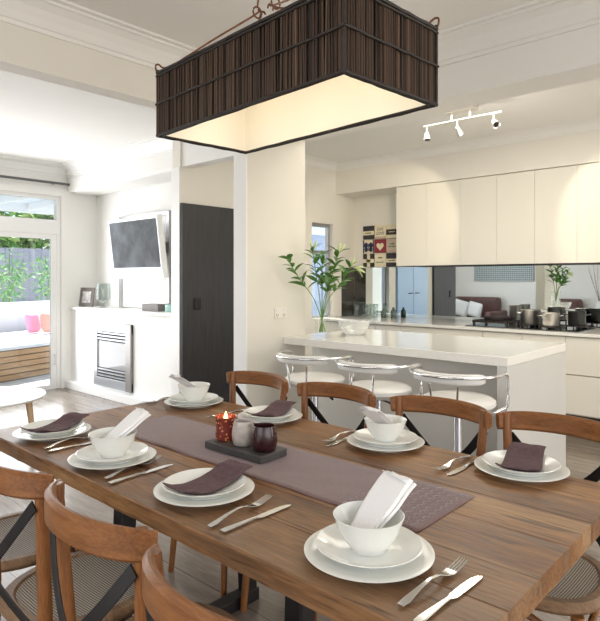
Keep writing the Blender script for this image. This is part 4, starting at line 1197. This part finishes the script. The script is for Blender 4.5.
# coffee table
ct = thing('coffee_table', 'round white coffee table with pale timber legs near the glass doors', 'coffee table', (1.72, 4.93, 0))
obj('table_top', lathe([(0, .392), (.41, .392), (.445, .402), (.45, .412), (.446, .42), (0, .42)], 64), M['white'], ct, smooth=True)
for a in (-.83, -.83+2*PI/3, -.83+4*PI/3):
    bm = NB(); tube(bm, [(.35*math.cos(a), .35*math.sin(a), .392), (.40*math.cos(a), .40*math.sin(a), 0)], lambda q: .026-.008*q, 14); obj('leg', bm, M['palewood'], ct, smooth=True)

# ------------------------------------------------------------------ things seen in the mirror
def sofa(y0, y1, label):
    t = thing('leather_sofa', label, 'sofa', (XW+.55, (y0+y1)/2, 0), 0, 'brown sofas along the living room wall')
    w = (y1-y0)/2
    obj('seat_base', B(-.5, .42, -w+.14, w-.14, .10, .40), M['sofa'], t, bevel=.03)
    obj('backrest', B(-.52, -.26, -w+.14, w-.14, .40, .92), M['sofa'], t, bevel=.06, segs=3)
    for s in (-1, 1): obj('armrest', B(-.52, .42, min(s*w, s*(w-.14)), max(s*w, s*(w-.14)), .10, .62), M['sofa'], t, bevel=.04, segs=3)
    for s in (-1, 1):
        for x in (-.45, .35): obj('leg', B(x-.025, x+.025, s*(w-.07)-.025, s*(w-.07)+.025, 0, .10), M['blackmetal'], t)
sofa(5.52, 6.90, 'brown leather sofa with white cushions, reflected left in the mirror')
sofa(3.72, 4.86, 'brown leather sofa reflected right of the pale pier in the mirror')
place_pillow('cushion', (-.92, 6.42, .66), (0, -.25, PI/2), (.42, .40, .15), M['cushion_white'], 'white cushion at left of the reflected brown sofa')
place_pillow('cushion', (-.85, 6.02, .64), (0, -.2, PI/2+.2), (.38, .36, .14), M['cushion_white'], 'pale cushion overlapping the white one on the reflected sofa')
ap = thing('wall_artwork', 'wide grey woven pattern artwork reflected in the kitchen mirror', 'artwork', (XW+.002, 5.64, 1.30))
obj('canvas', B(0, .03, -.72, .72, 0, .55), M['art'], ap)
cs = thing('console_table', 'white console table reflected at the right end of the mirror', 'table', (XW+.24, 3.22, 0))
obj('console_top', B(-.2, .2, -.42, .42, .62, .68), M['white'], cs, bevel=.004)
for x in (-.17, .17):
    for y in (-.38, .38): obj('leg', B(x-.02, x+.02, y-.02, y+.02, 0, .62), M['white'], cs)
bv = thing('twig_vase', 'white vase of bare brown twigs reflected at the mirror right end', 'vase', (XW+.26, 3.48, .681))
obj('vase_body', lathe([(0, 0), (.05, 0), (.075, .06), (.06, .16), (.04, .2), (.044, .21), (.036, .2), (.05, .15), (0, .02)], 28), M['white'], bv, smooth=True)
for k in range(9):
    a = k*2.4; bm = NB()
    tube(bm, smooth_path([(0, 0, .05), (.03*math.cos(a), .03*math.sin(a), .25), (.12*math.cos(a)+.02, .14*math.sin(a), .6), (.18*math.cos(a), .24*math.sin(a), random.uniform(.85, 1.05))], 5), lambda q: .005-.003*q, 5); obj('twig', bm, M['twig'], bv)

# ------------------------------------------------------------------ lights, sky, camera
def area(name, loc, rot, sx, sy, power, col):
    l = bpy.data.lights.new(name, 'AREA'); l.shape = 'RECTANGLE'; l.size = sx; l.size_y = sy; l.energy = power; l.color = col
    o = bpy.data.objects.new(name, l); C.objects.link(o); o.location = loc; o.rotation_euler = rot; return o
def aim(o, t):
    o.rotation_euler = (Vector(t)-o.location).to_track_quat('-Z', 'Y').to_euler()
area('south_fill_light', (.4, YS+.02, 1.3), (PI/2, 0, 0), 3.9, 2.2, 60, (1, .97, .93))  # added fill, stands in for daylight from the unseen south side
area('west_fill_light', (XW+.02, 1.3, 1.3), (0, -PI/2, 0), 2.0, 2.5, 34, (1, .98, .95))  # added fill just inside an unseen west opening
area('living_doors_light', (1.9, 6.9, 1.25), (-PI/2, 0, 0), 2.8, 2.1, 85, (.97, .98, 1))
area('kitchen_fill_light', (4.1, 1.6, 2.70), (0, 0, 0), .9, 3.2, 36, (1, .94, .83))
area('kitchen_end_fill', (4.3, YS+.05, 1.5), (PI/2, 0, 0), 1.6, 1.8, 45, (1, .96, .90))  # added fill at the kitchen's far end, no window behind it
area('living_fill_light', (.8, 5.2, 2.70), (0, 0, 0), 2.0, 2.0, 26, (1, .99, .97))  # added overhead fill for the living area, no fitting there
for y, tx, ty, tz, e in ((2.50, 5.57, 3.75, 1.80, 30), (1.93, 5.57, 1.05, 1.75, 28), (2.24, 4.2, 2.1, .9, 16)):
    l = bpy.data.lights.new('track_beam', 'SPOT'); l.energy = e; l.color = (1, .86, .63); l.spot_size = math.radians(62); l.spot_blend = .30; l.shadow_soft_size = .03
    o = bpy.data.objects.new('track_beam', l); C.objects.link(o); o.location = (4.39, y, 2.50); aim(o, (tx, ty, tz))
for y in (-.27, 0, .27):
    l = bpy.data.lights.new('pendant_glow', 'POINT'); l.energy = .36; l.color = (1, .95, .86); l.shadow_soft_size = .03
    o = bpy.data.objects.new('pendant_glow', l); C.objects.link(o)
    o.location = Matrix.Translation((1.443, 1.386, 1.892)) @ Matrix.Rotation(LA, 4, 'Z') @ Vector((0, y, .06))
l = bpy.data.lights.new('ceiling_fill_light', 'POINT'); l.energy = 6; l.color = (1, .93, .80); l.shadow_soft_size = .12  # added point light that lifts the kitchen ceiling, not a fitting
o = bpy.data.objects.new('ceiling_fill_light', l); C.objects.link(o); o.location = (4.2, 2.0, 2.25)
l = bpy.data.lights.new('candle_glow', 'POINT'); l.energy = .12; l.color = (1, .5, .2); l.shadow_soft_size = .01
o = bpy.data.objects.new('candle_glow', l); C.objects.link(o); o.location = (1.349, 1.579, tzz+.10)
s = bpy.data.lights.new('sun', 'SUN'); s.energy = 11.0; s.angle = .01; s.color = (1, .96, .88)
so = bpy.data.objects.new('sun', s); C.objects.link(so); so.rotation_euler = Vector((-.25, -.75, -.95)).to_track_quat('-Z', 'Y').to_euler()

w = bpy.data.worlds.new('sky'); scene.world = w; w.use_nodes = True
nt = w.node_tree; nt.nodes.clear()
out = nt.nodes.new('ShaderNodeOutputWorld'); bg = nt.nodes.new('ShaderNodeBackground'); sky = nt.nodes.new('ShaderNodeTexSky')
sky.sky_type = 'NISHITA'; sky.sun_disc = False; sky.sun_elevation = math.radians(50); sky.sun_rotation = math.radians(200)
sky.air_density = 1.0; sky.dust_density = 2.0
bg.inputs['Strength'].default_value = .30
nt.links.new(sky.outputs[0], bg.inputs[0]); nt.links.new(bg.outputs[0], out.inputs[0])

cam = bpy.data.cameras.new('camera'); co = bpy.data.objects.new('camera', cam); C.objects.link(co)
co.location = (0, 0, 1.35)
co.rotation_euler = (PI/2, 0, -math.radians(47.8))
FPX, HY = 580.0, 279.0
cam.sensor_fit = 'VERTICAL'; cam.sensor_height = 36.0
cam.lens = 36.0*FPX/621.0
cam.shift_y = -(310.5-HY)/621.0
cam.clip_start = .05
scene.camera = co
scene.view_settings.view_transform = 'Standard'
scene.view_settings.exposure = 0.0
scene.cycles.use_denoising = True
scene.cycles.max_bounces = 10
scene.cycles.diffuse_bounces = 5
scene.cycles.transparent_max_bounces = 24
scene.cycles.caustics_reflective = False
scene.cycles.caustics_refractive = False
scene.cycles.sample_clamp_indirect = 6
